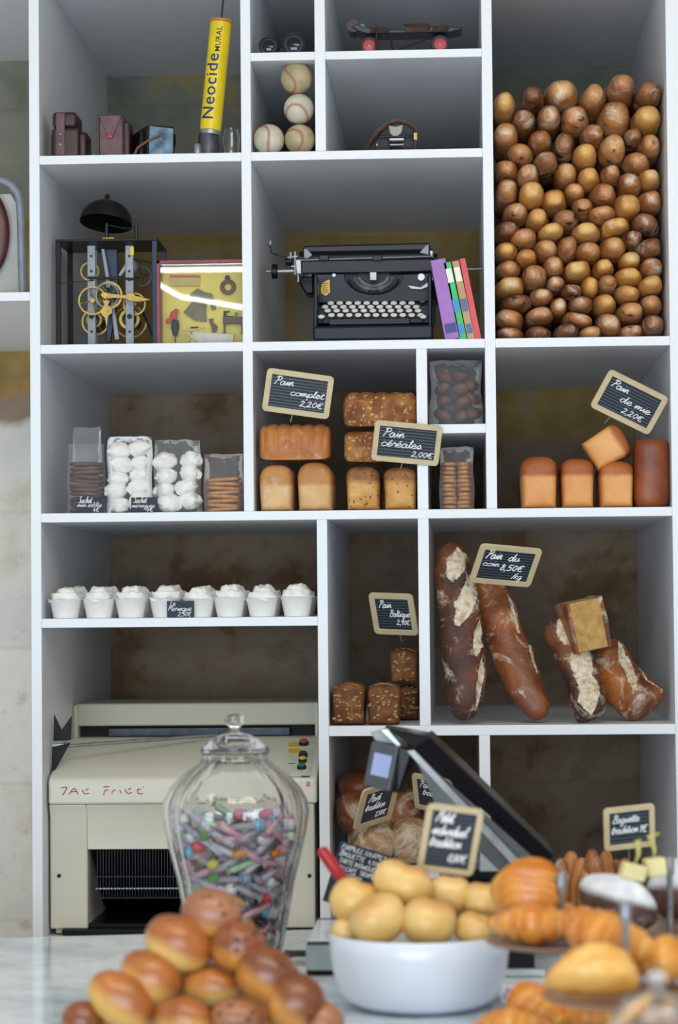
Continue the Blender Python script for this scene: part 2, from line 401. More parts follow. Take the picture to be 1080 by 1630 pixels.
M['pumpkin_seed'] = simple('pale_oat_seed', '#b08a52', .6, var=.12, scale=80)
M['rustic'] = bread('rustic_dark_crust', '#2b1a17', '#4e2a1c', '#7d4422', 9, .42, .55, 1.3, cuts=True)
M['rustic_red'] = bread('rustic_brown_crust', '#5a2a16', '#8a4a22', '#b0682d', 8, .36, .45, 1.2, coat=.2, cuts=True)
M['rustic_flour'] = bread('rustic_floured_crust', '#3a221a', '#7d4a26', '#b28a5a', 9, .6, .6, .9)
M['crumb'] = bread('loaf_crumb', '#a87c45', '#c09656', '#cda767', 40, 0, .9, .8)
M['bun'] = bread('milk_bun_crust', '#a0521f', '#bb6c2c', '#cf8b43', 8, 0, .3, .12, coat=.35)
M['bun_pale'] = bread('milk_bun_side', '#c98a3c', '#dba651', '#e6c071', 8, 0, .4, .12)
M['bun_choc'] = bread('chocolate_bun_crust', '#7a3a18', '#9a5426', '#b97238', 9, 0, .28, .15, coat=.4)
M['bun2'] = bread('milk_bun', '#d9a650', '#e2b869', '#e8c682', 8, 0, .32, .12, top=('#a2541f', '#c27c36'), lo=-.014, hi=.014, coat=.35)
M['pale_roll'] = bread('pale_brioche_roll', '#d2a055', '#dfb86e', '#e9cd90', 9, 0, .4, .3, top=('#b8763a', '#d9a65c'), lo=.012, hi=.034, coat=.15)
M['croissant'] = bread('croissant_crust', '#b5621f', '#d0832f', '#e0a04a', 12, 0, .35, .3, coat=.3, cuts='#e8b566')
M['croissant_pale'] = bread('pastry_crust_pale', '#cf8a38', '#dfa24b', '#eabc6a', 12, 0, .38, .3, coat=.25)
M['choc'] = bread('chocolate_sponge', '#2d1c18', '#4a2f28', '#5f4239', 20, 0, .7, .6)
M['sugar'] = simple('icing_sugar', '#e8ebf0', .9, var=.04, bump=.5)
M['chip'] = simple('chocolate_chip', '#2b1710', .4, var=.1)
M['biscuit'] = simple('biscuit', '#c98d4b', .7, var=.14, scale=60, bump=.5)
M['cocoa_biscuit'] = simple('cocoa_biscuit', '#6b4534', .7, var=.18, scale=60, bump=.5)
# ------------------------------------------------------------------ blob bread builder (axis along local Y)
def blob(mb, L, rx, rz, pe=2.4, se=2.2, amp=.05, ns=10, seed=0, flat=0, nu=30, nv=26, mod=None, bend=None, M_=None, zoff=0):
    vs = []; fs = []
    for j in range(nv+1):
        a = -PI/2+PI*j/nv; t = math.sin(a); r = max(0.0, 1-abs(t)**pe)**(1/pe) if 0 < j < nv else 0.0
        if j in (0, nv): t = math.copysign(1, t)
        for i in range(nu):
            th = 2*PI*i/nu; c, s = math.cos(th), math.sin(th)
            x = math.copysign(abs(c)**(2/se), c)*rx*r; z = math.copysign(abs(s)**(2/se), s)*rz*r; y = t*L/2
            if mod: x, y, z = mod(t, th, x, y, z)
            if flat and z < 0: z *= (1-flat)
            k = amp*noise.noise(Vector((x*ns*10, y*ns*10, z*ns*10))+Vector((seed*3.1, seed*1.7, seed*.9)))
            x *= 1+k; z *= 1+k; y += k*.3*rx
            if bend: x, y, z = bend(x, y, z)
            vs.append((x, y, z+zoff))
    for j in range(nv):
        for i in range(nu): fs.append((j*nu+i, j*nu+(i+1)%nu, (j+1)*nu+(i+1)%nu, (j+1)*nu+i))
    return mb.add(vs, fs, M_)
def tin_loaf(w_, h, L, dome=.3, seed=0, bulge=.06, groove=0, amp=.03):
    """tin loaf on its base, axis along Y, section with straight sides and a domed top wider than the tin"""
    mb = MB(); vs = []; fs = []; nv = 90 if groove else 22; sec = []
    hs = h*(1-dome); k = 12
    for i in range(6): sec.append((-w_*.46+w_*.92*i/5, 0))
    for i in range(1, 6): sec.append((w_*(.46+.03*i/5), hs*i/6))
    for i in range(k+1):
        a = PI*i/k; c, s = math.cos(a), math.sin(a)
        sec.append((math.copysign(abs(c)**.8, c)*w_*(.5+bulge*math.sin(a)*.6), hs+abs(s)**.75*h*dome))
    for i in range(5, 0, -1): sec.append((-w_*(.46+.03*i/5), hs*i/6))
    n = len(sec)
    for j in range(nv+1):
        a = -PI/2+PI*j/nv; t = math.sin(a); e = max(0, 1-abs(t)**7)**(1/7) if 0 < j < nv else 0
        e = 1-(1-e)*.999
        for i, (x, z) in enumerate(sec):
            zc = h*.45; xx = x*e; zz = zc+(z-zc)*e; y = t*L/2
            if z > hs and groove:
                g = (abs(math.cos(y/L*PI*groove+x*16+.6))**.7-.6)*.11*min(1, (z-hs)/(h*.1)); xx *= 1+g; zz = zc+(zz-zc)*(1+g)
            q = amp*noise.noise(Vector((x*14, y*14, z*14))+Vector((seed*2.3, seed, 0)))
            vs.append((xx*(1+q), y+q*.01, max(0, zz*(1+q))))
    for j in range(nv):
        for i in range(n): fs.append((j*n+i, j*n+(i+1)%n, (j+1)*n+(i+1)%n, (j+1)*n+i))
    return mb.add(vs, fs)
def place(o, loc, rot=(0,0,0)):
    o.location = loc; o.rotation_euler = rot; return o
def settle(o, z0, x0=None, x1=None, gap=.0008):
    """rest a single mesh on z0 and keep it between two shelf sides"""
    Mx = o.matrix_basis; vs = [Mx @ v.co for v in o.data.vertices]
    o.location.z += z0+gap-min(v.z for v in vs) if z0 is not None else 0
    lo, hi = min(v.x for v in vs), max(v.x for v in vs)
    if x0 is not None and lo < x0+gap: o.location.x += x0+gap-lo
    if x1 is not None and hi > x1-gap: o.location.x -= hi-x1+gap
    return o
def region_shell(blobmesh, nu, nv, test, k=1.012):
    """the faces of a blob inside test(t, th), lifted a little: floured slashes and pale bands that follow the crust"""
    mb = MB(); n = len(blobmesh.v); keep = []
    for j in range(nv):
        t = math.sin(-PI/2+PI*(j+.5)/nv)
        for i in range(nu):
            if test(t, 2*PI*(i+.5)/nu): keep.append((j, i))
    idx = {}
    for j, i in keep:
        f = []
        for a, b in ((j, i), (j, (i+1)%nu), (j+1, (i+1)%nu), (j+1, i)):
            q = a*nu+b
            if q not in idx:
                v = blobmesh.v[q]; idx[q] = len(mb.v); mb.v.append(Vector((v.x*k, v.y, v.z*k)))
            f.append(idx[q])
        mb.f.append(f)
    return mb
# ------------------------------------------------------------------ chalk handwriting
GL = {
'P': '0,0 .25,1 .4,1.8 .1,1.75 .2,1.95 .7,2 .95,1.6 .7,1.15 .35,1.1|.9', 'B': '0,0 .25,1 .4,1.9 .1,1.8 .3,2 .85,1.9 .8,1.3 .4,1.1 .9,.9 .9,.2 .4,-.05 .05,.2|1.0',
'S': '.9,1.7 .6,2 .25,1.7 .5,1.2 .75,.6 .4,0 0,.3|.9', 'M': '0,0 .2,1.8 .5,.7 .8,1.9 1.0,0 1.2,.1|1.2', 'L': '.3,1.9 .2,.9 .1,0 .7,0 .9,.2|.9',
'a': '.7,.8 .4,1 .05,.6 .15,.05 .5,.1 .75,.95 .7,.2 .9,.05 1.05,.3|1.0', 'b': '0,.4 .4,1.6 .3,2 .15,1.5 .1,.1 .5,0 .7,.6 .4,.9 .2,.6|.85',
'c': '.7,.8 .4,1 .05,.6 .2,.05 .55,.05 .85,.35|.8', 'd': '.7,.8 .35,1 .05,.5 .2,.05 .55,.2 .85,2 .75,.2 .9,.05 1.05,.3|1.0',
'e': '.0,.4 .5,.6 .55,.95 .25,1 .05,.5 .2,.05 .5,.05 .8,.4|.75', 'g': '.7,.8 .4,1 .05,.6 .2,.1 .55,.2 .75,.9 .6,-.7 .25,-.9 .15,-.5 .9,.3|.9',
'h': '0,.3 .4,1.6 .3,2 .15,1.2 .1,0 .3,.8 .55,.95 .65,.1 .9,.3|.85', 'i': '0,.3 .25,.95 .25,.1 .5,.3;.32,1.45 .36,1.5|.45',
'l': '0,.3 .4,1.6 .3,2 .15,1.2 .2,.1 .5,.3|.45', 'm': '0,.2 .15,.95 .15,0 .35,.9 .5,.9 .5,0 .7,.9 .88,.9 .9,.1 1.15,.3|1.1',
'n': '0,.2 .15,.95 .15,0 .4,.9 .6,.9 .6,.1 .85,.3|.8', 'o': '.4,1 .05,.6 .2,.05 .6,.1 .7,.7 .4,1 .6,.8 .9,.85|.85',
'p': '0,.3 .2,.95 .05,-.9 .2,.6 .5,1 .75,.6 .6,.1 .25,.1 .9,.3|.85', 'q': '.7,.8 .4,1 .05,.6 .2,.1 .55,.2 .75,.9 .65,-.9 .85,-.5 1.0,.3|.95',
'r': '0,.2 .15,.95 .3,1.1 .35,.85 .55,.85 .5,.15 .75,.3|.65', 's': '0,.2 .4,1.05 .55,.5 .4,.02 .1,.1 .75,.3|.65',
't': '0,.3 .35,1.7 .2,.2 .45,.02 .65,.3;.1,1.2 .6,1.25|.6', 'u': '0,.3 .15,.95 .15,.15 .5,.05 .65,.95 .65,.1 .9,.3|.85',
'v': '0,.9 .25,.1 .3,.1 .65,.95 .85,.85|.8', 'k': '.3,2 .05,0 .1,.5 .6,1 .2,.5 .6,0 .8,.2|.8',
'0': '.35,1.4 .05,.7 .3,.02 .6,.5 .55,1.2 .3,1.4|.75', '1': '.05,1.0 .35,1.45 .2,0|.5', '2': '.05,1.1 .3,1.45 .55,1.1 .3,.5 0,0 .3,.1 .7,.05|.8',
'4': '.4,1.45 .05,.5 .65,.5;.5,.9 .4,-.1|.75', '5': '.65,1.4 .25,1.4 .15,.8 .55,.8 .55,.2 .2,0 0,.15|.75', '8': '.5,1.2 .2,1.4 .15,1 .5,.6 .4,.05 .1,.1 .1,.5 .5,1.2|.7',
'9': '.55,1.1 .25,1.4 .05,1.0 .3,.75 .55,1.2 .45,.5 .3,0|.7', ',': '.15,.1 .05,-.3|.3', '/': '0,-.1 .5,1.6|.5', ' ': '|.5', "'": '.1,1.9 .05,1.5|.25',
'€': '.85,1.25 .55,1.4 .2,1.1 .15,.4 .45,0 .85,.1;0,.9 .6,.95;0,.55 .55,.6|1.0',
'A': '0,0 .5,1.6 .8,0;.15,.55 .7,.6|.95', 'J': '.1,1.5 .8,1.6 .6,.6 .2,0|.95', 'C': '.8,1.4 .4,1.5 .05,.8 .3,0 .8,.2|.95', 'F': '.1,0 .3,1.5 .9,1.6;.2,.9 .7,.95|.95',
'E': '.8,1.5 .2,1.4 .1,0 .8,.1;.15,.8 .6,.85|.9', 'R': '0,0 .15,1.5 .7,1.5 .65,.9 .15,.8 .8,0|.9', 'T': '0,1.5 .9,1.5;.45,1.5 .4,0|.95', 'N': '0,0 .1,1.5 .7,0 .8,1.5|1.0',
'O': '.4,1.5 .05,.8 .3,0 .75,.5 .7,1.3 .4,1.5|.95', 'U': '.05,1.5 .1,.2 .5,0 .75,.4 .8,1.5|.95', 'I': '.1,1.5 .1,0|.35', 'G': '.8,1.3 .4,1.5 .05,.8 .3,0 .8,.2 .8,.7 .5,.7|.95', 'D': '.1,0 .15,1.5 .7,1.2 .7,.3 .1,0|.95', 'é': None}
def glyph(ch):
    if ch == 'é':
        s_, w_ = GL['e'].split('|'); return s_+';.3,1.3 .6,1.6', float(w_)
    s_, w_ = GL.get(ch, GL['n']).split('|'); return s_, float(w_)
def smooth(pts, k=3):
    if len(pts) < 3: return pts
    out = []
    for i in range(len(pts)-1):
        p0 = pts[max(i-1, 0)]; p1 = pts[i]; p2 = pts[i+1]; p3 = pts[min(i+2, len(pts)-1)]
        for j in range(k):
            t = j/k
            out.append(tuple(.5*((2*p1[a])+(-p0[a]+p2[a])*t+(2*p0[a]-5*p1[a]+4*p2[a]-p3[a])*t*t+(-p0[a]+3*p1[a]-3*p2[a]+p3[a])*t**3) for a in (0, 1)))
    out.append(pts[-1]); return out
def write(mb, text, x, z, h, y=0, thick=None, width=None, slant=.25, M_=None):
    """strokes in the local x/z plane; h = x-height; width squeezes the line to fit"""
    tot = sum(glyph(c)[1] for c in text); sx = h if not width else width/tot
    th = thick or h*.11
    for ch in text:
        st, w_ = glyph(ch)
        for s_ in st.split(';'):
            p = [tuple(float(v) for v in q.split(',')) for q in s_.split()]
            if len(p) < 2: continue
            p = smooth(p)
            mb.tube([(x+a*sx+b*h*slant, y, z+b*h) for a, b in p], th, 4, M_, flat=.35 if False else None)
        x += w_*sx
    return mb
def slate_mat():
    t = NT('ribbed_slate'); sp = t.node('ShaderNodeSeparateXYZ'); t.l.new(t.coord(), sp.inputs[0])
    s = t.math('SINE', t.math('MULTIPLY', sp.outputs[2], 2*PI/.0068)); f = t.ramp(s, [(.9, (0,0,0,1)), (.99, (1,1,1,1))])
    s2 = t.math('ADD', t.math('MULTIPLY', s, .5), .5); f = t.ramp(s2, [(.82, (0,0,0,1)), (.97, (1,1,1,1))])
    t.col(t.mix(f, hexc('#1a222e'), hexc('#5b6470'))); t.b.inputs['Roughness'].default_value = .55; t.bump(s2, .5, .001); return t.m
M['slate'] = slate_mat()
def rrect(w_, h, r, n=5):
    out = []
    for cx, cz, a0 in ((w_/2-r, h/2-r, 0), (-w_/2+r, h/2-r, 90), (-w_/2+r, -h/2+r, 180), (w_/2-r, -h/2+r, 270)):
        for i in range(n+1):
            a = math.radians(a0+90*i/n); out.append((cx+r*math.cos(a), cz+r*math.sin(a)))
    return out
def sign(corners, Y, lines, label, pick=None, border=.13, group='framed slate price signs', lean=1):
    """corners TL TR BR BL in photo pixels; a true rectangle turned in depth so that it matches them"""
    tl, tr, br, bl = [Vector(c) for c in corners]; s = S(Y)
    u = ((tr-tl)+(br-bl))*.5*s; v = ((bl-tl)+(br-tr))*.5*s; c = (tl+tr+br+bl)/4
    dot = u.x*v.x+u.y*v.y; a = math.sqrt(abs(dot)); uy = a*lean; vy = -dot/uy if a > 1e-6 else 0
    U = (RR*u.x-UU*u.y+Vector((0, uy, 0))); V = -(RR*v.x-UU*v.y+Vector((0, vy, 0)))
    w_, h = U.length, V.length; U.normalize(); V = (V-U*V.dot(U)).normalized(); N = U.cross(V)   # N towards the viewer (-Y)
    P = at(c.x, c.y, Y)
    Mx = Matrix(((U.x, -N.x, V.x, P.x), (U.y, -N.y, V.y, P.y), (U.z, -N.z, V.z, P.z), (0,0,0,1)))
    o = thing('price_sign', label, 'price sign', M=Mx, group=None)
    b = h*border; n = 5; oo = rrect(w_, h, h*.1, n); ii = rrect(w_-2*b, h-2*b, h*.012, n)
    mb = MB(); m = len(oo); th = .006
    vs = [(x, -th/2, z) for x, z in oo]+[(x, -th/2, z) for x, z in ii]+[(x, th/2, z) for x, z in oo]+[(x, th/2, z) for x, z in ii]; fs = []
    for i in range(m):
        j = (i+1)%m; fs += [(i, j, m+j, m+i), (2*m+i, 3*m+i, 3*m+j, 2*m+j), (i, 2*m+i, 2*m+j, j), (m+i, m+j, 3*m+j, 3*m+i)]
    mb.add(vs, fs).build('frame', M['wood_frame'], o, local=True, bevel=.0008)
    MB().box((-w_/2+b*.8, -.001, -h/2+b*.8), (w_/2-b*.8, .0025, h/2-b*.8)).build('slate_panel', M['slate'], o, local=True, smooth=False)
    tx = MB()
    for (text, fx, fz, fh, fw) in lines:   # fractions of the inner panel
        iw, ih = w_-2*b, h-2*b
        write(tx, text, -iw/2+fx*iw, ih/2-fz*ih, fh*ih, y=-.002, width=fw*iw, thick=max(.0007, fh*ih*.125))
    tx.build('chalk_writing', M['chalk'], o, local=True)
    if pick is not None:   # pick: how far it reaches below the frame (m), offset x
        MB().cyl((pick[1], .0045, -h/2+.004), (pick[1]+pick[2], .006, -h/2-pick[0]), .0013, .0011, 8).build('metal_pick', M['stick'], o, local=True)
    return o
def card(px0, py0, px1, py1, Y, lines, label, zb=None, tilt=0, cat='price card'):
    a = at(px0, py0, Y); b = at(px1, py1, Y); w_ = b.x-a.x; h = a.z-b.z; z0 = zb if zb is not None else b.z
    o = thing('price_card', label, cat, M=Matrix.Translation((a.x+w_/2, Y, z0)) @ Matrix.Rotation(math.radians(tilt), 4, 'X'))
    MB().box((-w_/2, -.001, 0), (w_/2, .001, h)).build('card_panel', M['label_black'], o, local=True, smooth=False, bevel=.0004)
    MB().box((-w_*.3, .001, 0), (w_*.3, .018, .0015)).build('card_foot', M['label_black'], o, local=True, smooth=False)
    tx = MB()
    for (text, fx, fz, fh, fw) in lines: write(tx, text, -w_/2+fx*w_, h-fz*h, fh*h, y=-.0015, width=fw*w_, thick=max(.0004, fh*h*.1))
    tx.build('chalk_writing', M['chalk'], o, local=True); return o
# ================================================================== BREAD CELL: round rolls stacked like logs
ROLLS = '''804,165,38,44,p 850,163,37,38,d 898,153,54,48,n 825,189,40,40,d 872,193,40,44,n 919,190,45,44,n 805,215,41,42,n 861,224,40,37,n 901,232,35,46,d
820,249,46,38,n 866,254,43,35,d 806,271,38,30,n 847,276,38,34,n 901,275,38,38,n 805,303,40,42,f 848,308,41,42,f 886,318,40,38,p 914,301,35,28,p 824,330,42,36,n
946,157,42,44,n 995,146,42,44,n 1039,151,43,38,d 980,186,50,54,n 1038,185,47,42,p 937,219,36,32,n 937,244,42,38,p 990,236,44,48,n 1014,213,30,28,d 1048,226,36,38,f
975,269,33,33,n 1024,257,46,36,n 942,278,35,36,f 1006,288,40,34,n 1045,281,36,32,f 961,303,41,38,n 1002,315,43,40,f 1044,313,38,36,n 933,329,38,34,n
808,352,42,34,d 861,344,38,34,f 908,347,42,34,d 820,375,44,32,n 868,364,42,28,p 931,364,46,30,f 808,397,38,29,p 866,388,42,33,n 907,386,35,43,n 841,406,35,28,p
812,424,41,31,f 884,417,35,34,n 855,434,42,35,n 921,417,42,32,p 895,445,36,28,n 813,451,48,30,p 932,446,30,38,p 864,463,38,29,n 911,464,34,26,d
819,476,50,30,d 885,481,30,32,n 921,478,44,28,d 813,501,47,30,n 867,499,46,28,n 921,500,50,26,n 815,526,48,26,n 868,525,42,27,d 914,525,42,27,d
975,336,46,28,n 972,359,47,30,f 1033,348,50,38,d 1015,371,38,28,d 949,396,43,32,n 981,386,42,36,n 1033,393,46,31,d 1004,410,36,28,p 1038,423,38,32,n
963,423,34,28,f 1001,437,44,28,p 1048,446,40,30,p 965,447,32,28,n 997,461,42,26,p 961,475,40,31,p 1041,477,38,34,n 1005,489,42,34,n 977,505,43,35,n 1036,507,38,34,d 959,526,39,25,n 1020,524,42,26,n'''.split()
rng = random.Random(11)
RL = []
for e in ROLLS:
    x, y, w_, h, k = e.split(','); x, y, w_, h = (float(v) for v in (x, y, w_, h)); Y = .055+.03*rng.random(); c = at(x, y, Y); s_ = S(Y)
    RL.append([c.x, c.z, w_/2*s_*1.05, h/2*s_*1.08, Y, k, c.x, c.z])
for it in range(60):     # let neighbours push each other apart a little, as in a real pile
    for i in range(len(RL)):
        p = RL[i]
        for j in range(i+1, len(RL)):
            q = RL[j]; dx, dz = q[0]-p[0], q[1]-p[1]; dd = math.hypot(dx, dz)
            if dd > .09 or dd < 1e-5: continue
            ux, uz = dx/dd, dz/dd; need = 1/math.hypot(ux/p[2], uz/p[3])+1/math.hypot(ux/q[2], uz/q[3])
            if dd < need:
                m_ = (need-dd)*.35; p[0] -= ux*m_; p[1] -= uz*m_; q[0] += ux*m_; q[1] += uz*m_
        p[0] += (p[6]-p[0])*.08; p[1] += (p[7]-p[1])*.08
        p[0] = min(max(p[0], XP['P3'][1]+p[2]+.001), XP['P7'][0]-p[2]-.001); p[1] = max(p[1], Zr(BZ['H2'][1])+p[3]+.0005)
class V3: pass
for i, (x_, z_, rx, rz, Y, k, _a, _b) in enumerate(RL):
    c = V3(); c.x, c.z = x_, z_
    Lr = .34+.06*rng.random(); fold = rng.random()*PI*2; dp = rng.uniform(.05, .16)
    def mod(t, th, x_, y_, z_, fold=fold, dp=dp):
        q = 1-dp*max(0, math.cos(th-fold))**6*(t < .2)
        if t < -.75: y_ += .012*max(0, 1-((x_/rx)**2+(z_/rz)**2)*3)    # pinched tip
        return x_*q, y_, z_*q
    mb = blob(MB(), Lr, rx, rz, pe=2.5, se=2.0+rng.random()*.7, amp=.16, ns=2.2, seed=i, nu=26, nv=22, mod=mod)
    mat = {'n': M['roll'], 'p': M['roll_pale'], 'd': M['roll_dark'], 'f': M['roll_pale'] if i%2 else M['roll']}[k]
    o = mb.build('bread_roll', mat, None, local=True)
    zmin = Zr(BZ['H2'][1]); zc = c.z; low = min(v.z for v in mb.v)
    place(o, (min(max(c.x, XP['P3'][1]+rx+.001), XP['P7'][0]-rx-.001), Y+Lr/2-.02, max(zc, zmin-low+.0005)), (rng.uniform(-.008, .012), rng.uniform(-.25, .25), rng.uniform(-.012, .012)))
    settle(o, None, XP['P3'][1], XP['P7'][0])
    if min((o.matrix_basis @ v.co).z for v in o.data.vertices) < zmin: settle(o, zmin)
    tag(o, 'golden brown bread roll stacked end-on with dozens of others in the tall right compartment', 'bread roll', 'bread rolls stacked in the tall right compartment')
for k in range(56):    # second layer, glimpsed in the gaps
    px, py = 808+(k%7)*38+(19 if (k//7)%2 else 0), 200+(k//7)*43
    c = at(px, py, .5); Lr = .3
    mb = blob(MB(), Lr, .0265, .0245, pe=2.5, se=2.2, amp=.2, ns=2.2, seed=k+200, nu=18, nv=14)
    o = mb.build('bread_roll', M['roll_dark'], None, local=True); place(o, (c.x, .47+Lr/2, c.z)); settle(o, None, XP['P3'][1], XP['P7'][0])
    if min((o.matrix_basis @ v.co).z for v in o.data.vertices) < Zr(BZ['H2'][1]): settle(o, Zr(BZ['H2'][1]))
    tag(o, 'brown roll in shade behind the front layer of stacked rolls', 'bread roll', 'rolls in the back layer of the tall right compartment')
# ================================================================== ROW 3: tin loaves
Z3 = Zr(BZ['H3'][1]); Z5 = Zr(BZ['H5'][1]); Z2 = Zr(BZ['H2'][1]); Z1 = Zr(BZ['H1'][1]); Z4 = Zr(BZ['H4'][1]); Z0 = Zr(BZ['H0'][1]); Z6 = Zr(BZ['H6'][1]); Z7 = Zr(BZ['H7'][1])
def ref_dims(px0, py0, px1, Y, z0):
    a = at(px0, py0, Y); b = at(px1, py0, Y); return (a.x+b.x)/2, b.x-a.x, a.z-z0
def xlim(cx):
    if cx > XP['P3'][1]: return XP['P3'][1], XP['P7'][0]
    return XP['P1'][1], XP['P4'][0]
def loaf_end(px0, py0, px1, Y, z0, mat, label, L=.22, name='tin_loaf', dome=.3, seed=0, cat='loaf', **k):
    cx, w_, h = ref_dims(px0, py0, px1, Y, z0)
    o = tin_loaf(w_*.97, h, L, dome, seed, **k).build(name, mat, None, local=True); place(o, (cx, Y+L/2, z0+.001)); tag(o, label, cat); return settle(o, None, *xlim(cx))
def loaf_cross(px0, py0, px1, Y, z0, mat, label, dep=.1, name='tin_loaf', dome=.35, seed=0, cat='loaf', **k):
    cx, w_, h = ref_dims(px0, py0, px1, Y, z0)
    o = tin_loaf(dep, h, w_, dome, seed, **k).build(name, mat, None, local=True); place(o, (cx, Y+dep/2, z0+.001), (0, 0, PI/2)); tag(o, label, cat); return settle(o, None, *xlim(cx))
loaf_end(410, 737, 467, .02, Z3, M['tin'], 'pale tin loaf with domed top standing left under the ribbed wholemeal loaf', seed=1, dome=.42, amp=.05)
loaf_end(471, 737, 530, .02, Z3, M['tin'], 'pale tin loaf with domed top standing right under the ribbed wholemeal loaf', seed=2, dome=.42, amp=.05)
loaf_cross(412, 675, 525, .03, at(0, 738.5, .05).z, M['complet_top'], 'orange-brown wholemeal loaf with slanting ridges lying across two pale tin loaves', seed=3, groove=6, dome=.8)
loaf_end(549, 742, 606, .02, Z3, M['seed_tin'], 'seed-topped tin loaf at the left foot of the seeded bread stack', seed=4, dome=.3)
loaf_end(609, 742, 664, .02, Z3, M['seed_tin'], 'seed-topped tin loaf at the right foot of the seeded bread stack', seed=5, dome=.3)
loaf_cross(547, 686, 660, .03, at(0, 743, .05).z, M['seed'], 'seed-covered loaf lying in the middle of the stack behind the cereal bread sign', seed=6, dome=.3)
loaf_cross(546, 624, 663, .03, at(0, 687, .05).z, M['seed'], 'dark ridged seeded loaf on the very top of the cereal bread stack', seed=7, groove=5, dome=.8)
loaf_end(829, 726, 889, .02, Z3, M['mie'], 'orange sandwich loaf standing apart at the left of the sandwich bread row', seed=8, dome=.3, amp=.015)
loaf_end(893, 730, 948, .02, Z3, M['mie'], 'orange sandwich loaf in the middle, under the left side of the tilted one', seed=9, dome=.28, amp=.015)
loaf_end(954, 733, 1011, .02, Z3, M['mie'], 'orange sandwich loaf under the right side of the tilted one, beside the upright loaf', seed=10, dome=.28, amp=.015)
o = tin_loaf(.078, .092, .19, .25, 11, amp=.015).build('tin_loaf', M['mie'], None, local=True)
p = at(941, 729, .02); place(o, (p.x+.004, .12, p.z+.002), (0, math.radians(59), math.radians(-4))); tag(o, 'orange sandwich loaf tipped on its corner atop two others with a price sign', 'loaf')
a, b, h = ref_dims(1012, 698, 1069, .03, Z3)
o = tin_loaf(b, .1, h, .42, 12, amp=.02).build('tin_loaf', M['mie_side'], None, local=True)
place(o, (a-.001, .125, Z3+h/2+.001), (PI/2, 0, 0)); settle(o, Z3, XP['P3'][1], XP['P7'][0]); tag(o, 'dark brown sandwich loaf stood upright against the right side of its compartment', 'loaf')
P_ = 'Pain'
sign([(427,585),(532,600),(524,667),(416,654)], .0, [(P_,.06,.3,.13,.33),('complet',.36,.58,.11,.6),('2,20€',.55,.88,.12,.42)], 'slate sign "Pain complet" in pale wood frame standing in the ribbed loaf', (.018,-.005,-.003))
sign([(598,668),(705,679),(698,741),(591,733)], -.02, [(P_,.07,.34,.14,.36),('céréales',.05,.66,.13,.7),('2,00€',.6,.93,.12,.38)], 'slate sign "Pain céréales" in front of the seeded bread stack', (.014,-.004,-.002))
sign([(970,588),(1066,633),(1034,692),(940,647)], .03, [(P_,.06,.3,.13,.33),('de mie',.32,.6,.12,.6),('2,20€',.45,.9,.12,.42)], 'steeply tilted slate sign "Pain de mie" stuck in the tipped sandwich loaf', (.02,-.02,-.004))
# ================================================================== ROW 4: Baltic and rustic loaves
def baltic(px0, py0, px1, Y, z0, label, seed, L=.14):
    cx, w_, h = ref_dims(px0, py0, px1, Y, z0); o = thing('rye_loaf', label, 'loaf', (cx, Y+L/2, z0+.0015))
    tin_loaf(w_*.96, h, L, .3, seed, amp=.07).build('crust', M['baltic'], o, local=True)
    sd = MB(); r = random.Random(seed)
    for _ in range(26):
        x = r.uniform(-.42, .42)*w_; z = r.uniform(.08, .85)*h
        sd.ball((x, -L/2-.0005, z), .0042*r.uniform(.7, 1.2), .003, .0028*r.uniform(.7, 1.3), 8, 6)
    for _ in range(26):
        x = r.uniform(-.42, .42)*w_; y = r.uniform(-.48, .1)*L
        sd.ball((x, y, h*(.985-.16*abs(x/w_*2)**2)), .0032, .0042, .002, 8, 6)
    tag(sd.build('scattered_seeds', M['pumpkin_seed'], o, local=True), kind='stuff'); return o
baltic(526, 1089, 583, .03, Z5, 'dark seed-crusted rye loaf on the left of the small stack under the Baltic sign', 21)
baltic(583, 1089, 638, .03, Z5, 'dark seed-crusted rye loaf just right of its twin under the Baltic sign', 22)
baltic(633, 1093, 667, .23, Z5, 'dark seed-crusted rye loaf in shade at the bottom behind the post', 23)
baltic(619, 1033, 667, .21, at(0, 1094, .23).z+.001, 'dark seed-crusted rye loaf raised on another, the Baltic sign stuck in it', 24)
sign([(586,944),(658,945),(667,1012),(597,1008)], .15, [(P_,.1,.3,.12,.36),('Baltique',.38,.58,.11,.6),('2,90€',.56,.84,.11,.4)], 'slate sign "Pain Baltique" half hidden by the white shelf post', (.022,.004,.003), lean=-1)
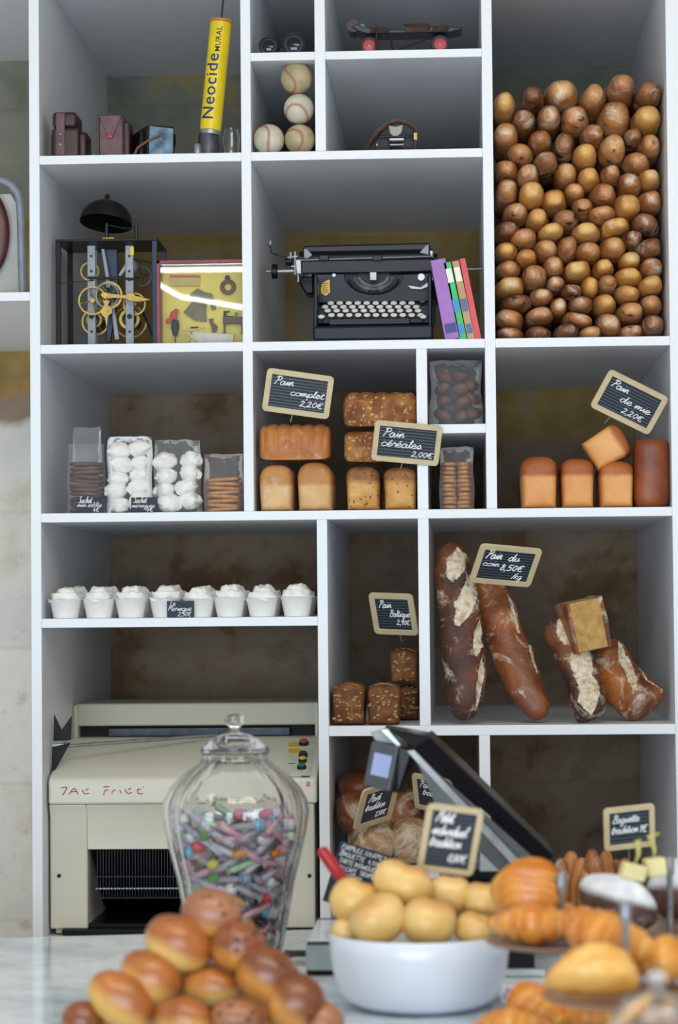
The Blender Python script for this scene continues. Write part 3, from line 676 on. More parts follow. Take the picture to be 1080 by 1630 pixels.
def lean_loaf(p0, p1, wpx, Y0, Y1, mat, label, seed, rz=.8, pe=3.0, slash=None, amp=.12, twist=0):
    a = at(*p0, Y0); b = at(*p1, Y1); d = (a-b); L = d.length; rx = wpx/2*S((Y0+Y1)/2)
    yv = d.normalized(); zv = Vector((0,-1,0)); zv = (zv-yv*zv.dot(yv)).normalized(); xv = yv.cross(zv)
    c = (a+b)/2
    Mx = Matrix(((xv.x, yv.x, zv.x, c.x), (xv.y, yv.y, zv.y, c.y), (xv.z, yv.z, zv.z, c.z), (0,0,0,1)))
    def cut(t, th):      # lens-shaped slashes running obliquely over the front: 0 outside .. 1 centre
        u = (.5-th/PI)*2; best = 0
        for (tc, uc, ln, wd, sl) in (slash or []):
            a_ = (t-tc)/ln; w_ = wd*max(0, 1-a_*a_); e = abs(u-uc-sl*a_)
            if w_ > 0 and e < w_: best = max(best, 1-e/w_)
        return best
    def mod(t, th, x, y, z):
        k = 1+.05*noise.noise(Vector((t*6, th*1.5, seed)))
        c_ = cut(t, th); k -= .09*c_**.7
        if slash:
            for e in (-.08, .08): k += .05*(cut(t, th+e) > 0)*(c_ == 0)
        return x*k, y, z*k
    bx = lambda x, y, z: (x+.02*(1-(2*y/L)**2)*(1 if seed%2 else -1)*.6, y, z)
    mb = blob(MB(), L, rx, rx*rz, pe=pe, se=2.3, amp=amp, ns=2.2, seed=seed, nu=64, nv=90, mod=mod, bend=bx)
    o = mb.build('rustic_loaf', mat, None, local=True, angle=70); o.matrix_basis = Mx; tag(o, label, 'loaf')
    lo_ = min((Mx @ v.co).z for v in o.data.vertices)
    if lo_ < Z5+.0005: o.matrix_basis = Matrix.Translation((0, 0, Z5+.001-lo_)) @ Mx
    if slash:
        me = o.data; at_ = me.attributes.new('slash', 'FLOAT', 'POINT')
        pts = {tuple(round(c_, 6) for c_ in mb.v[j*64+i]): cut(math.sin(-PI/2+PI*j/90), 2*PI*i/64) for j in range(91) for i in range(64)}
        for v in me.vertices: at_.data[v.index].value = pts.get(tuple(round(c_, 6) for c_ in v.co), 0)
    return o
M['flour'] = bread('floured_crumb', '#8a5d3c', '#cdb996', '#e4dac6', 16, .5, .85, .8)
lean_loaf((713,864), (741,1146), 68, .12, .045, M['rustic'], 'long dark floury loaf leaning at the far left against the white post', 31, slash=[(.72,.15,.2,.5,.25),(.3,.25,.3,.42,.35),(-.12,.55,.22,.3,.2),(-.62,.6,.3,.25,.1)])
lean_loaf((764,884), (862,1143), 62, .21, .06, M['rustic_red'], 'long reddish-brown loaf leaning second from the left, holding the coin bread sign', 32, slash=[(.75,.1,.16,.22,.2),(.2,.62,.3,.16,.1),(-.35,.7,.2,.14,.1)])
lean_loaf((886,994), (941,1147), 57, .13, .045, M['rustic'], 'short heavily floured dark loaf leaning left of the tilted cut loaf', 33, pe=6, slash=[(.6,.25,.4,.62,-.1),(.0,.2,.5,.55,.2),(-.6,.15,.4,.55,.1)])
lean_loaf((958,1050), (1037,1143), 72, .20, .12, M['rustic_red'], 'brown loaf with broad white floured slashes slanting at the lower right', 34, pe=6, slash=[(.45,.55,.42,.22,.28),(-.1,.35,.5,.24,.3),(-.55,.75,.4,.14,.0)])
# cut block of bread resting on the lower loaves
blk = thing('cut_loaf', 'square cut loaf block with open brown crumb tilted on top of two dark loaves', 'loaf', at(946, 1036, .05), (0, math.radians(-11), math.radians(14)))
s0 = S(.05)
MB().box((-.036, -.001, .002), (.036, .1, .113)).build('crumb_face', M['crumb'], blk, local=True, bevel=.003)
MB().prism([(.034,0),(.043,.002),(.046,.06),(.043,.117),(.033,.114)], -.003, .102).build('floured_crust', M['rustic_flour'], blk, local=True, bevel=.002)
MB().prism([(-.034,.114),(-.041,.112),(-.041,.0),(-.034,.0)], -.002, .1).build('side_crust', M['rustic_red'], blk, local=True, bevel=.002)
sign([(765,866),(864,874),(845,934),(748,926)], .0, [(P_,.06,.3,.15,.3),('du',.5,.32,.13,.22),('coin',.04,.55,.1,.32),('8,50€',.4,.66,.14,.46),('/kg',.68,.92,.1,.2)], 'slate sign "Pain du coin" stuck in the reddish-brown leaning loaf', (.02,-.01,-.001))
# ================================================================== BAGS
def bag(px0, py0, px1, z0, Y, label, seed=0, depth=.035, name='plastic_bag', film='film', top_frac=.16, group=None):
    cx, w_, h = ref_dims(px0, py0, px1, Y, z0); o = thing(name, label, 'bag', (cx, Y+depth+.004, z0+.001), group=group)
    mb = MB(); nx, nz = 16, 26; r = random.Random(seed)
    for side in (-1, 1):
        vs = []; fs = []
        for j in range(nz+1):
            v = j/nz; full = min(1, (1-v)/(top_frac*2.2))**.6 if v > 1-top_frac*2.2 else 1
            full = max(full, .06)
            for i in range(nx+1):
                u = i/nx*2-1; bul = (max(0, 1-abs(u)**3.2))**.55
                cr = .0035*noise.noise(Vector((u*3+seed, v*9, side*3)))+.002*noise.noise(Vector((u*9, v*22+seed, side)))
                wob = (.05*noise.noise(Vector((seed*2+u*2, v*2.5, 0))))*v*h*.35
                vs.append((u*w_/2*(1-.05*v+.03*math.sin(v*9+seed)), side*(depth*bul*full+.001)+cr*(bul > .1), v*h+wob*(v > .85)))
        for j in range(nz):
            for i in range(nx): fs.append((j*(nx+1)+i, j*(nx+1)+i+1, (j+1)*(nx+1)+i+1, (j+1)*(nx+1)+i))
        mb.add(vs, fs)
    mb.build('film', M[film], o, local=True, angle=80)
    return o, cx, w_, h
def meringue(mb, r, seed):
    pr = []; n = 10
    def md(t, th, x, y, z): return x, y, z
    return mb.ball((0, 0, r*.72), r, r, r*.74, 18, 12, amp=.22, ns=2.4, seed=seed)
def fill_meringue(px0, py0, px1, Y, label, seed):
    r = random.Random(seed); cx, w_, h = ref_dims(px0, py0, px1, Y, Z3); z = 0; k = 0
    while z < h*.74:
        for u in (-.23, .25):
            rr = w_*.245*r.uniform(.88, 1.1)
            o = meringue(MB(), rr, seed*20+k).build('meringue', M['cream'], None, local=True)
            place(o, (cx+u*w_+r.uniform(-.003, .003), Y+.033+r.uniform(-.004, .004), Z3+.003+z+(.006 if u > 0 else 0)), (r.uniform(-.3, .3), r.uniform(-.3, .3), r.uniform(0, 6)))
            tag(o, label, 'meringue', label.replace('white meringue', 'meringues')); k += 1
        z += w_*.285
bag(166, 695, 240, Z3, .03, 'clear plastic bag of white meringues, second bag from the left', 1, .034)
fill_meringue(166, 695, 240, .03, 'white meringue packed inside the left one of the two meringue bags', 1)
bag(241, 700, 318, Z3, .03, 'clear plastic bag of white meringues beside the bag of orange biscuits', 2, .034)
fill_meringue(241, 700, 318, .03, 'white meringue packed inside the right one of the two meringue bags', 2)
def biscuit_mesh(rx, rz, t, seed, scallop=0):
    mb = MB(); vs = []; n = 24; prof = [(.0, 0), (.9, 0), (1, .25), (1, .75), (.9, 1), (0, 1)]
    for (q, y) in prof:
        for k in range(n):
            a = 2*PI*k/n; s_ = 1+scallop*math.cos(10*a)
            vs.append((rx*q*s_*math.cos(a), y*t, rz*q*s_*math.sin(a)))
    fs = [(j*n+i, j*n+(i+1)%n, (j+1)*n+(i+1)%n, (j+1)*n+i) for j in range(len(prof)-1) for i in range(n)]
    return mb.add(vs, fs)
def biscuit(M_, x, y, z, rx, rz, t, rot, label, group, seed=0, name='biscuit', scallop=0):
    o = biscuit_mesh(rx, rz, t, seed, scallop).build(name, M_, None, local=True); place(o, (x, y, z), rot); tag(o, label, 'biscuit', group); return o
def stack_bag(px0, py0, px1, Y, z0, mat, blabel, clabel, seed, cols=1, tilt=.0, film='film', scallop=0, frac=.72, depth=.034):
    _, cx, w_, h = bag(px0, py0, px1, z0, Y, blabel, seed, depth, film=film)
    r = random.Random(seed); step = .0095
    cw = w_*.94/cols
    for c in range(cols):
        x = cx+(c-(cols-1)/2)*cw; z = z0+.003; k = 0
        while z < z0+h*frac:
            biscuit(M[mat], x+r.uniform(-.002, .002), Y+depth+.004+r.uniform(-.002, .002), z, cw*.46, depth*.74, step*.86, (PI/2+r.uniform(-.05, .05), r.uniform(-tilt, tilt), 0), clabel, clabel.replace('biscuit', 'biscuits', 1), k, scallop=scallop)
            z += step; k += 1
stack_bag(103, 706, 164, .03, Z3, 'cocoa_biscuit', 'clear bag of dark cocoa biscuits at the left end of the bag row', 'dark cocoa biscuit stacked inside the leftmost plastic bag', 3, 1, .1, scallop=.03)
stack_bag(321, 722, 386, .03, Z3, 'biscuit', 'clear bag of orange-brown biscuits at the right end of the bag row', 'orange-brown biscuit stacked inside the rightmost bag of the left compartment', 4, 1, .08, frac=.6)
bag(112, 680, 160, Z3, .16, 'crumpled empty-topped clear bag standing behind the cocoa biscuit bag', 9, .02, film='film_milky')
stack_bag(699, 711, 755, .03, Z3, 'biscuit', 'clear bag of stacked square biscuits in the lower small compartment', 'golden biscuit stacked in the bag of the lower small compartment', 5, 2, .04, frac=.74)
_, cx, w_, h = bag(683, 572, 768, Zr(BZ['HS'][1]), .03, 'clear bag bulging with cocoa-coloured madeleines in the upper small compartment', 6, .045)
r = random.Random(5); zs = Zr(BZ['HS'][1])
for i, (u, v) in enumerate([(-.26,.1),(.1,.09),(.34,.12),(-.22,.3),(.12,.28),(.32,.34),(-.26,.5),(.08,.48),(.3,.55),(-.2,.68),(.1,.67)]):
    o = blob(MB(), .045, .016, .012, pe=2.2, amp=.1, ns=4, seed=i, nu=16, nv=10).build('madeleine', M['cocoa_biscuit'], None, local=True)
    place(o, (cx+u*w_, .075+r.uniform(-.008, .008), zs+.012+v*h), (r.uniform(-.4, .4), r.uniform(-.5, .5), r.uniform(-.9, .9)))
    tag(o, 'cocoa-coloured madeleine inside the bag of the upper small compartment', 'madeleine', 'madeleines inside the bag of the upper small compartment')
card(122, 790, 165, 815, .015, [('Sachet',.06,.36,.2,.5),('mini sablés',.02,.6,.15,.9),('4€',.6,.92,.2,.25)], 'small dark price card before the bag of cocoa biscuits', Z3)
card(209, 791, 251, 815, .015, [('Sachet',.08,.36,.2,.5),('meringues',.02,.66,.15,.86),('4€',.55,.93,.2,.3)], 'small dark price card between the two meringue bags', Z3)
# ================================================================== MERINGUE CUPS
cup = thing('meringue_cup', 'white paper cup heaped with whipped meringue in a row on the left shelf', 'cup', (0,0,0), group='white cups of meringue in rows on the left shelf')
cr = 52/2*S(.05)
prof = [(cr*.74, 0), (cr*.76, .0), (cr*.98, .04), (cr*1.03, .0415), (cr*1.0, .0425), (cr*.96, .041), (cr*.72, .002)]
MB().lathe(prof, 28).build('paper_cup', M['cup'], cup, local=True)
mb = MB(); vs = []; fs = []; nv, nu = 26, 30
for j in range(nv+1):
    v = j/nv; rr = cr*.94*(1-v**1.8)**.62; z = .036+.034*v+.0026*math.sin(v*17)
    for i in range(nu):
        th = 2*PI*i/nu; q = 1+.06*math.sin(3*th+v*16)+.16*noise.noise(Vector((math.cos(th)*1.7, math.sin(th)*1.7, v*5)))
        vs.append((rr*q*math.cos(th), rr*q*math.sin(th), z+.004*noise.noise(Vector((math.cos(th)*2.4, math.sin(th)*2.4, v*4+9)))))
for j in range(nv):
    for i in range(nu): fs.append((j*nu+i, j*nu+(i+1)%nu, (j+1)*nu+(i+1)%nu, (j+1)*nu+i))
mb.add(vs, fs).build('whipped_top', M['cream'], cup, local=True, angle=80)
first = True
for row in range(3):
    for i, px in enumerate((105, 158, 209, 264, 317, 366, 418, 473)):
        p = at(px, 984, .045+.0); c = cup if first else copy_tree(cup); first = False
        x = p.x+(rng.uniform(-.002, .002) if row else 0)
        c.location = (min(x, XP['P5'][0]-.042), .045+row*.085, Z4+.0006); c.rotation_euler = (0, 0, rng.uniform(0, 6)); c.scale = (1, 1, 1+rng.uniform(-.03, .05))
card(266, 957, 309, 983, .004, [('Le',.1,.3,.18,.2),('Meringue',.04,.6,.17,.86),('2,50€',.4,.92,.18,.5)], 'small dark price card leaning before the row of meringue cups', Z4+.0003)
# ================================================================== ROW 1: old cameras, sprayer, baseballs, skates
def pz(py, Y, px=200): return at(px, py, Y).z
def px_(px, Y, py=300): return at(px, py, Y).x
# brown leather camera case (stepped, rounded)
a = at(79, 178, .03); b = at(138, 246, .03); s0 = S(.03)
o = thing('camera_case', 'dark brown stepped leather camera case at the far left of the top shelf', 'camera case', ((a.x+b.x)/2, .08, Z1+.0006))
def lx(px): return px_(px, .03)-o.location.x
def case_block(x0, x1, ztop, y0, y1, r): return MB().box((lx(x0), y0, .0), (lx(x1), y1, ztop))
hh = a.z-Z1
case_block(82, 127, hh*.66, -.05, .05, 0).build('case_body', M['leather'], o, local=True, bevel=.009, bseg=4)
MB().box((lx(83), -.047, hh*.66), (lx(122), .047, hh)).build('case_lid', M['leather'], o, local=True, bevel=.009, bseg=4)
case_block(108, 138, hh*.6, -.035, .035, 0).build('lens_housing', M['leather'], o, local=True, bevel=.011, bseg=4)
case_block(79, 90, hh*.55, -.03, .03, 0).build('side_pocket', M['leather'], o, local=True, bevel=.005, bseg=3)
MB().box((lx(90), -.0535, hh*.05), (lx(104), -.049, hh*.96)).build('closing_strap', M['leather_maroon'], o, local=True, bevel=.001)
mb = MB()
for f in (.28, .5): mb.ball((lx(97), -.054, hh*f), .004, .002, .003, 12, 8)
mb.build('snap_fastener', M['steel'], o, local=True)
# maroon leather pouch
o = thing('camera_pouch', 'upright maroon leather camera pouch with pointed flap and snap', 'camera case', (px_(180, .03), .075, Z1+.0006))
hh = pz(182, .03)-Z1; x0, x1 = lx(156), lx(197)
MB().box((x0, -.045, 0), (x1, .035, hh)).build('pouch_body', M['leather_maroon'], o, local=True, bevel=.006, bseg=3)
MB().prism([(x0+.003, hh-.003), (x1-.003, hh-.003), ((x0+x1)/2+.004, hh*.42), ((x0+x1)/2-.004, hh*.42)], -.049, -.044).build('flap', M['leather_maroon'], o, local=True, bevel=.001)
MB().ball(((x0+x1)/2, -.05, hh*.47), .0055, .003, .0045, 12, 8).build('snap_fastener', M['red'], o, local=True)
MB().box((x1-.004, -.03, 0), (lx(206), .03, hh*.86)).build('gusset', M['leather'], o, local=True, bevel=.005, bseg=3)
MB().box((x0-.002, -.047, 0), (x0+.004, -.04, hh)).build('edge_trim', M['leather'], o, local=True, bevel=.001)
# black box camera turned to the right
o = thing('box_camera', 'black box camera with glossy pale blue front and tan leather strap', 'camera', (px_(240, .03), .09, Z1+.0006), (0, 0, math.radians(24)))
hh = pz(199, .03)-Z1
MB().box((-.03, -.05, 0), (.034, .06, hh)).build('camera_body', M['black_matte'], o, local=True, bevel=.004)
MB().prism([(-.027, .003), (.029, .003), (.03, hh-.006), (-.025, hh-.003)], -.054, -.05).build('front_plate', simple('blue_grey_plate', '#7f9db4', .18, .3, var=.35, scale=30), o, local=True, bevel=.001)
MB().box((-.042, -.03, 0), (-.03, .03, hh*.86)).build('side_block', M['black_metal'], o, local=True, bevel=.003)
MB().tube([(-.055, -.03, .004), (-.05, -.045, .02), (-.03, -.062, .034), (-.002, -.06, .047)], .0042, 8, flat=.4).build('strap', M['leather_tan'], o, local=True)
MB().tube([(.034, -.048, hh*.75), (.04, -.03, hh*.5), (.046, .02, .01)], .003, 8, flat=.5).build('side_strap', M['black_metal'], o, local=True)
# yellow insecticide sprayer
Y = .06; a = at(334, 243, Y); p0 = at(335, 209, Y); p1 = at(352, 36, Y); ax = (p1-p0).normalized()
o = thing('garden_sprayer', 'yellow tin hand sprayer with blue lettering standing beside a glass jar', 'sprayer', (a.x, Y, Z1+.0006))
r0 = 17.2*S(Y)
MB().cyl(p0, p1, r0, r0, 40).build('pump_barrel', M['yellow'], o)
MB().cyl(p1-ax*.001, p1+ax*.006, r0*1.1, r0*1.1, 40).build('barrel_rim', M['orange_trim'], o, bevel=.001)
MB().cyl(p0-ax*.008, p0+ax*.002, r0*1.0, r0*1.0, 40).build('collar', M['steel'], o)
base = Vector((a.x-.002, Y, Z1+.0012))
MB().lathe([(.024, 0), (.0245, .002), (.0245, .03), (.022, (p0.z-Z1)*.9), (.015, (p0.z-Z1)-.004)], 32, Matrix.Translation(base)).build('tank', simple('dull_tank', '#4f5156', .45, .5, var=.2), o)
MB().lathe([(.004, 0), (.01, .002), (.011, .02), (.008, .024)], 20, Matrix.Translation(base+Vector((-.024, -.012, .004)))).build('nozzle', M['steel'], o)
MB().cyl(p1, p1+ax*.065, .0024, .0024, 10).build('pump_rod', M['dark_steel'], o)
MB().cyl(p1+ax*.065, p1+ax*.08, .011, .011, 16).build('handle', M['orange_trim'], o)
def wrap_text(txt, size, start, side, mat, name, bold=.0, spc=1.1):
    cu = bpy.data.curves.new(name, 'FONT'); cu.body = txt; cu.size = size; cu.extrude = .0003; cu.offset = bold; cu.resolution_u = 3; cu.space_character = spc
    t = bpy.data.objects.new(name, cu); COL.objects.link(t); dg = bpy.context.evaluated_depsgraph_get(); dg.update()
    me = bpy.data.meshes.new_from_object(t.evaluated_get(dg)); bpy.data.objects.remove(t)
    bm = bmesh.new(); bm.from_mesh(me); bmesh.ops.triangulate(bm, faces=bm.faces)
    for _ in range(4):
        le = [e for e in bm.edges if abs(e.verts[0].co.y-e.verts[1].co.y) > .0025]
        if le: bmesh.ops.subdivide_edges(bm, edges=le, cuts=1); bmesh.ops.triangulate(bm, faces=bm.faces)
    bm.to_mesh(me); bm.free()
    for v in me.vertices:    # x runs up the barrel, y around it
        along = start+v.co.x; ang = (side-v.co.y)/r0
        xr = Vector((0,0,1)).cross(Vector((0,1,0)))
        e1 = Vector((ax.z, 0, -ax.x)); e2 = Vector((0,-1,0))
        v.co = p0+ax*along+(e1*math.sin(ang)+e2*math.cos(ang))*(r0*1.01+v.co.z*.5)-o.location
    me.materials.clear(); me.materials.append(mat)
    q = bpy.data.objects.new(name, me); COL.objects.link(q); q.parent = o
wrap_text('Neocide', .040, .022, .005, M['blue_ink'], 'brand_lettering', .0004)
wrap_text('MURAL', .0165, .176, .006, M['black_metal'], 'small_lettering', .0002)
# glass jar beside it
o = thing('glass_jar', 'small empty clear glass jar right of the yellow sprayer', 'jar', (px_(367, .05), .085, Z1+.0006))
h = pz(206, .06)-Z1; R = 14.5*S(.06)
MB().lathe([(R*.9, 0), (R, .004), (R, h*.75), (R*.8, h*.88), (R*.8, h), (R*.72, h), (R*.72, h*.86), (R*.9, h*.74), (R*.9, .006), (.001, .005)], 28).build('jar_body', M['glass'], o, local=True)
# baseballs
def baseball(px, py, rp, Y, label, mat, rot, zb=None):
    c = at(px, py, Y); R = rp*S(Y)*.985
    o = thing('baseball', label, 'baseball', c, rot)
    if zb is not None: o.location.z = zb+R+.0008
    MB().ball((0,0,0), R, nu=36, nv=24).build('cover', mat, o, local=True)
    pts = []
    for i in range(96):
        t_ = 2*PI*i/96; a_, b_ = .78, .22
        v = Vector((a_*math.cos(t_)+b_*math.cos(3*t_), a_*math.sin(t_)-b_*math.sin(3*t_), 2*math.sqrt(a_*b_)*math.sin(2*t_)))
        pts.append(v.normalized()*R*1.0)
    mb = MB(); mb.tube(pts, .0007, 6, closed=True)
    for i in range(0, 96):
        p = pts[i]; t2 = (pts[(i+1)%96]-pts[i-1]).normalized(); n = p.normalized(); sd = t2.cross(n)
        for s_ in (-1, 1): mb.tube([p*1.003, (p+sd*s_*.0042+t2*.0016).normalized()*R*1.006], .00055, 4)
    mb.build('red_seam', M['stitch'], o, local=True); return o
baseball(428.3, 219.5, 25.2, .045, 'white baseball on the left of the bottom pair in the ball compartment', M['ball'], (.3, .2, .1), Z1)
baseball(477.5, 219.5, 24.6, .045, 'worn baseball on the right of the bottom pair, under the other balls', M['ball_tan'], (1.2, .5, .6), Z1)
baseball(476, 173.6, 24.6, .05, 'worn baseball in the middle of the column of three', M['ball'], (.7, -.5, .4))
baseball(472.6, 124.5, 26, .05, 'scuffed tan baseball on top of the column of three', M['ball_tan'], (2.2, .3, .9))
# binoculars lying with lenses forward
o = thing('binoculars', 'black binoculars lying with both front lenses forward above the baseballs', 'binoculars', (px_(447, .03, 60), .09, Z0+.0006))
for (px, rp) in ((427, 15.5), (467, 18)):
    R = rp*S(.03); x = px_(px, .03, 60)-o.location.x; MT = Matrix.Translation((x, -.055, R+.0005)) @ Matrix.Rotation(-PI/2, 4, 'X')
    MB().lathe([(R*.84, .004), (R*.86, 0), (R, .0), (R, .03), (R*.82, .05), (R*.7, .11), (R*.5, .14), (R*.3, .141)], 32, MT).build('barrel', M['black_metal'], o, local=True)
    mb = MB(); vs = []; MB_ = mb.lathe([(R*.84, .006), (R*.6, .0035), (R*.3, .002), (.0005, .0015)], 32, MT, caps=False); mb.build('front_lens', M['lens'], o, local=True)
    MB().torus((x, -.0555, R+.0005), R*.93, R*.06, (0,1,0), 32).build('lens_ring', M['dark_steel'], o, local=True)
MB().cyl((px_(447, .03, 60)-o.location.x-.0, .0, .02), (px_(447, .03, 60)-o.location.x, .07, .02), .008, .008, 16).build('hinge', M['black_metal'], o, local=True)
MB().box((-.028, .01, .008), (.028, .03, .016)).build('bridge', M['black_metal'], o, local=True, bevel=.002)
# roller skates
def wheel(o, c, R, w_, axis='Y', hub=True):
    c = Vector(c); MT = Matrix.Translation(c) @ (Matrix.Rotation(PI/2, 4, 'X') if axis == 'Y' else Matrix.Rotation(PI/2, 4, 'Y'))
    wh = MB().lathe([(R*.55, -w_/2), (R*.9, -w_/2), (R, -w_*.35), (R, w_*.35), (R*.9, w_/2), (R*.55, w_/2)], 28, MT).build('wheel', M['rubber'], o, local=True)
    MB().lathe([(R*.28, -w_/2-.002), (R*.6, -w_/2-.0015), (R*.62, -w_/2+.004), (R*.62, w_/2), (R*.3, w_/2+.002)], 24, MT).build('wheel_hub', M['red'], wh, local=True)
    MB().lathe([(.001, -w_/2-.005), (R*.26, -w_/2-.0045), (R*.28, -w_/2), (R*.28, w_/2), (.001, w_/2+.003)], 16, MT).build('axle_nut', M['steel'], wh, local=True)
Y = .05; s0 = S(Y); o = thing('roller_skate', 'old roller skate seen side-on with red-hubbed wheels and leather straps', 'roller skate', (px_(650, Y, 60), .1, Z0+.0006))
def L2(px, py): return (px_(px, Y, 60)-o.location.x, pz(py, Y, 650)-o.location.z)
R = 15.8*s0
for wx in (588, 701):
    x, _ = L2(wx, 0)
    for yy in (-.035, .035): wheel(o, (x, yy, R), R, .022)
    MB().cyl((x, -.03, R), (x, .03, R), .004, seg=10).build('axle', M['steel'], o, local=True)
    MB().box((x-.018, -.012, R+.002), (x+.018, .012, R+.022)).build('truck', M['steel'], o, local=True, bevel=.003)
def skpoly(pts, y0, y1): return MB().prism([L2(*p) for p in pts], y0, y1)
skpoly([(572,46),(560,38),(566,34),(590,41),(640,44.5),(690,40),(718,42),(737,43),(735,46),(715,50),(690,50),(640,50),(585,50)], -.035, .035).build('sole_plate', M['dark_steel'], o, local=True, bevel=.002)
MB().tube([Vector((L2(562,36)[0], y, L2(562,36)[1]+.004*(1-(y/.03)**2))) for y in (-.032, -.016, 0, .016, .032)], .014, 10).build('toe_clamp', M['strap'], o, local=True)
MB().ball((L2(576,38)[0], -.028, L2(576,38)[1]), .008, .006, .008, 12, 8, amp=.3).build('buckle', M['steel'], o, local=True)
def arch(xc, wpx, top, name):
    x, zt = L2(xc, top); _, zb = L2(xc, 47); n = 12
    mb = MB(); vs = []; fs = []
    for k, wd in enumerate((-1, 1)):
        pass
    for i in range(n+1):
        a_ = PI*i/n; y = -.04*math.cos(a_); z = zb+(zt-zb)*math.sin(a_)
        for q in (-1, 1):
            for tt in (0, .003): vs.append((x+q*wpx/2*s0+.004*math.sin(i), y*(1-tt*8), z-tt))
    for i in range(n):
        b0 = i*4; b1 = b0+4
        for a1, a2 in ((0,1),(1,3),(3,2),(2,0)): fs.append((b0+a1, b1+a1, b1+a2, b0+a2))
    mb.add(vs, fs).build(name, M['strap'], o, local=True, angle=60)
arch(664, 38, 30.5, 'instep_strap'); arch(604, 30, 37, 'toe_strap'); arch(700, 26, 36, 'heel_strap')
def band(pts, r_, name, mat='strap'):
    MB().tube([Vector((L2(a_, b_)[0], y, L2(a_, b_)[1])) for a_, b_, y in pts], r_, 8, flat=.35).build(name, M[mat], o, local=True)
band([(600,40,-.042),(600,56,-.047),(598,76,-.05)], .0065, 'hanging_strap')
band([(596,72,-.052),(598,80,-.052)], .007, 'strap_buckle', 'steel')
band([(619,50,-.02),(623,62,-.024),(625,76,-.03)], .005, 'dangling_strap')
band([(627,78,-.03),(645,72,-.033),(668,64,-.03),(690,54,-.025)], .0055, 'trailing_strap')
# the second skate, seen from its end
Y = .05; o = thing('roller_skate', 'old roller skate seen end-on between its two grey wheels', 'roller skate', (px_(628, Y, 220), .12, Z1+.0006))
def L3(px, py): return (px_(px, Y, 220)-o.location.x, pz(py, Y, 628)-o.location.z)
R = 15.5*s0
for wx in (611, 652):
    x, _ = L3(wx, 0)
    for yy in (-.06, .06): wheel(o, (x, yy, R), R, .024, 'X')
MB().cyl((L3(600,0)[0], -.06, R), (L3(662,0)[0], -.06, R), .004, seg=10).build('axle', M['steel'], o, local=True)
MB().prism([L3(*p) for p in ((619,201),(631,203),(643,200),(640,214),(634,219),(626,219),(621,213))], -.085, -.07).build('heel_bracket', simple('grey_bracket', '#948f85', .5, .4), o, local=True, bevel=.002)
MB().prism([L3(*p) for p in ((620,222),(644,222),(644,226),(620,226))], -.088, -.072).build('toe_stop', M['steel'], o, local=True, bevel=.001)
MB().box((-.035, -.08, R+.012), (.035, .09, R+.017)).build('sole_plate', M['dark_steel'], o, local=True, bevel=.002)
MB().tube([Vector((L3(a_, b_)[0], y, L3(a_, b_)[1])) for a_, b_, y in ((584,236,-.05),(590,225,-.06),(603,210,-.07),(617,199,-.08),(633,194,-.08),(650,198,-.08),(660,206,-.075),(663,215,-.07))], [.006,.008,.009,.008,.008,.008,.007,.005], 8, flat=.5).build('ankle_strap', M['strap'], o, local=True)
MB().box((L3(659,0)[0], -.09, L3(0,226)[1]), (L3(665,0)[0], -.08, L3(0,214)[1])).build('buckle', M['brass'], o, local=True, bevel=.001)
# left wing: arched metal frame with a dark red disc
Y = .2; zL = Zr(BZ['HL'][1]); cx0 = px_(-42, Y, 380); o = thing('standing_mirror_frame', 'worn grey arched metal frame holding a dark red oval disc, left edge', 'frame', (cx0, Y, zL+.0008))
def L4(px, py): return (px_(px, Y, 380)-cx0, pz(py, Y, 20)-o.location.z)
zt = L4(0, 280)[1]; xr = L4(36, 0)[0]; pts = [(xr, 0, .004)]
for i in range(0, 13):
    a_ = PI*i/12; pts.append((math.copysign(abs(math.cos(a_))**.6, math.cos(a_))*(xr-.004), 0, zt-.09+.085*math.sin(a_)**.7))
pts.append((-xr, 0, .004))
MB().tube(pts, .0095, 12).build('arched_tube', M['grey_steel'], o, local=True)
MB().prism([(-xr+.01, .002), (xr-.012, .002), (xr-.012, zt-.07), (xr-.03, zt-.04), (-xr+.03, zt-.04), (-xr+.01, zt-.07)], .012, .018).build('back_panel', simple('flaking_white_panel', '#c9c7c0', .7, var=.12, scale=9), o, local=True)
vs = []
MB().ball((L4(-32, 0)[0], -.012, L4(0, 372)[1]), 50*S(Y), .014, 80*S(Y), 40, 20).build('oval_disc', simple('dark_red_enamel', '#4a1518', .3, var=.2, scale=12), o, local=True)
MB().box((-xr, -.02, 0), (xr, .025, .006)).build('base_bar', M['grey_steel'], o, local=True, bevel=.002)
# ================================================================== ROW 2: clock movement
Y = .15; o = thing('clock_movement', 'old open tower clock movement with dark bell, brass wheels and black metal stand', 'clock', (px_(175, .22, 460), .24, Z2+.0006))
def W(px, py, Y=.2): return at(px, py, Y)
zt = W(168, 384, .15).z
q = [W(88, 384, .15), W(250, 381.5, .15)]; xa, xb = q[0].x, q[1].x
MB().box((xa, .15, zt), (xb, .335, zt+.006)).build('top_plate', M['black_metal'], o, bevel=.001)
for (x, y) in ((xa+.006, .155), (xb-.006, .155), (xa+.006, .33), (xb-.006, .33)):
    MB().box((x-.006, y-.004, Z2+.001), (x+.006, y+.004, zt)).build('stand_leg', M['black_metal'] if x < 0 and x < (xa+xb)/2 else M['blue_steel'], o, bevel=.001)
for px, wp in ((145.5, 13), (206, 13)):
    a = W(px, 391, .17); w2 = wp/2*S(.17)
    up = MB().box((a.x-w2, .168, Z2+.001), (a.x+w2, .176, a.z)).build('movement_upright', M['grey_steel'], o, bevel=.001)
    mb = MB()
    for py in (408, 432, 446, 470, 504, 528): mb.cyl((a.x, .166, W(px, py, .17).z), (a.x, .17, W(px, py, .17).z), .003 if py != 504 else .006, seg=12)
    mb.build('bolt', M['black_metal'], up)
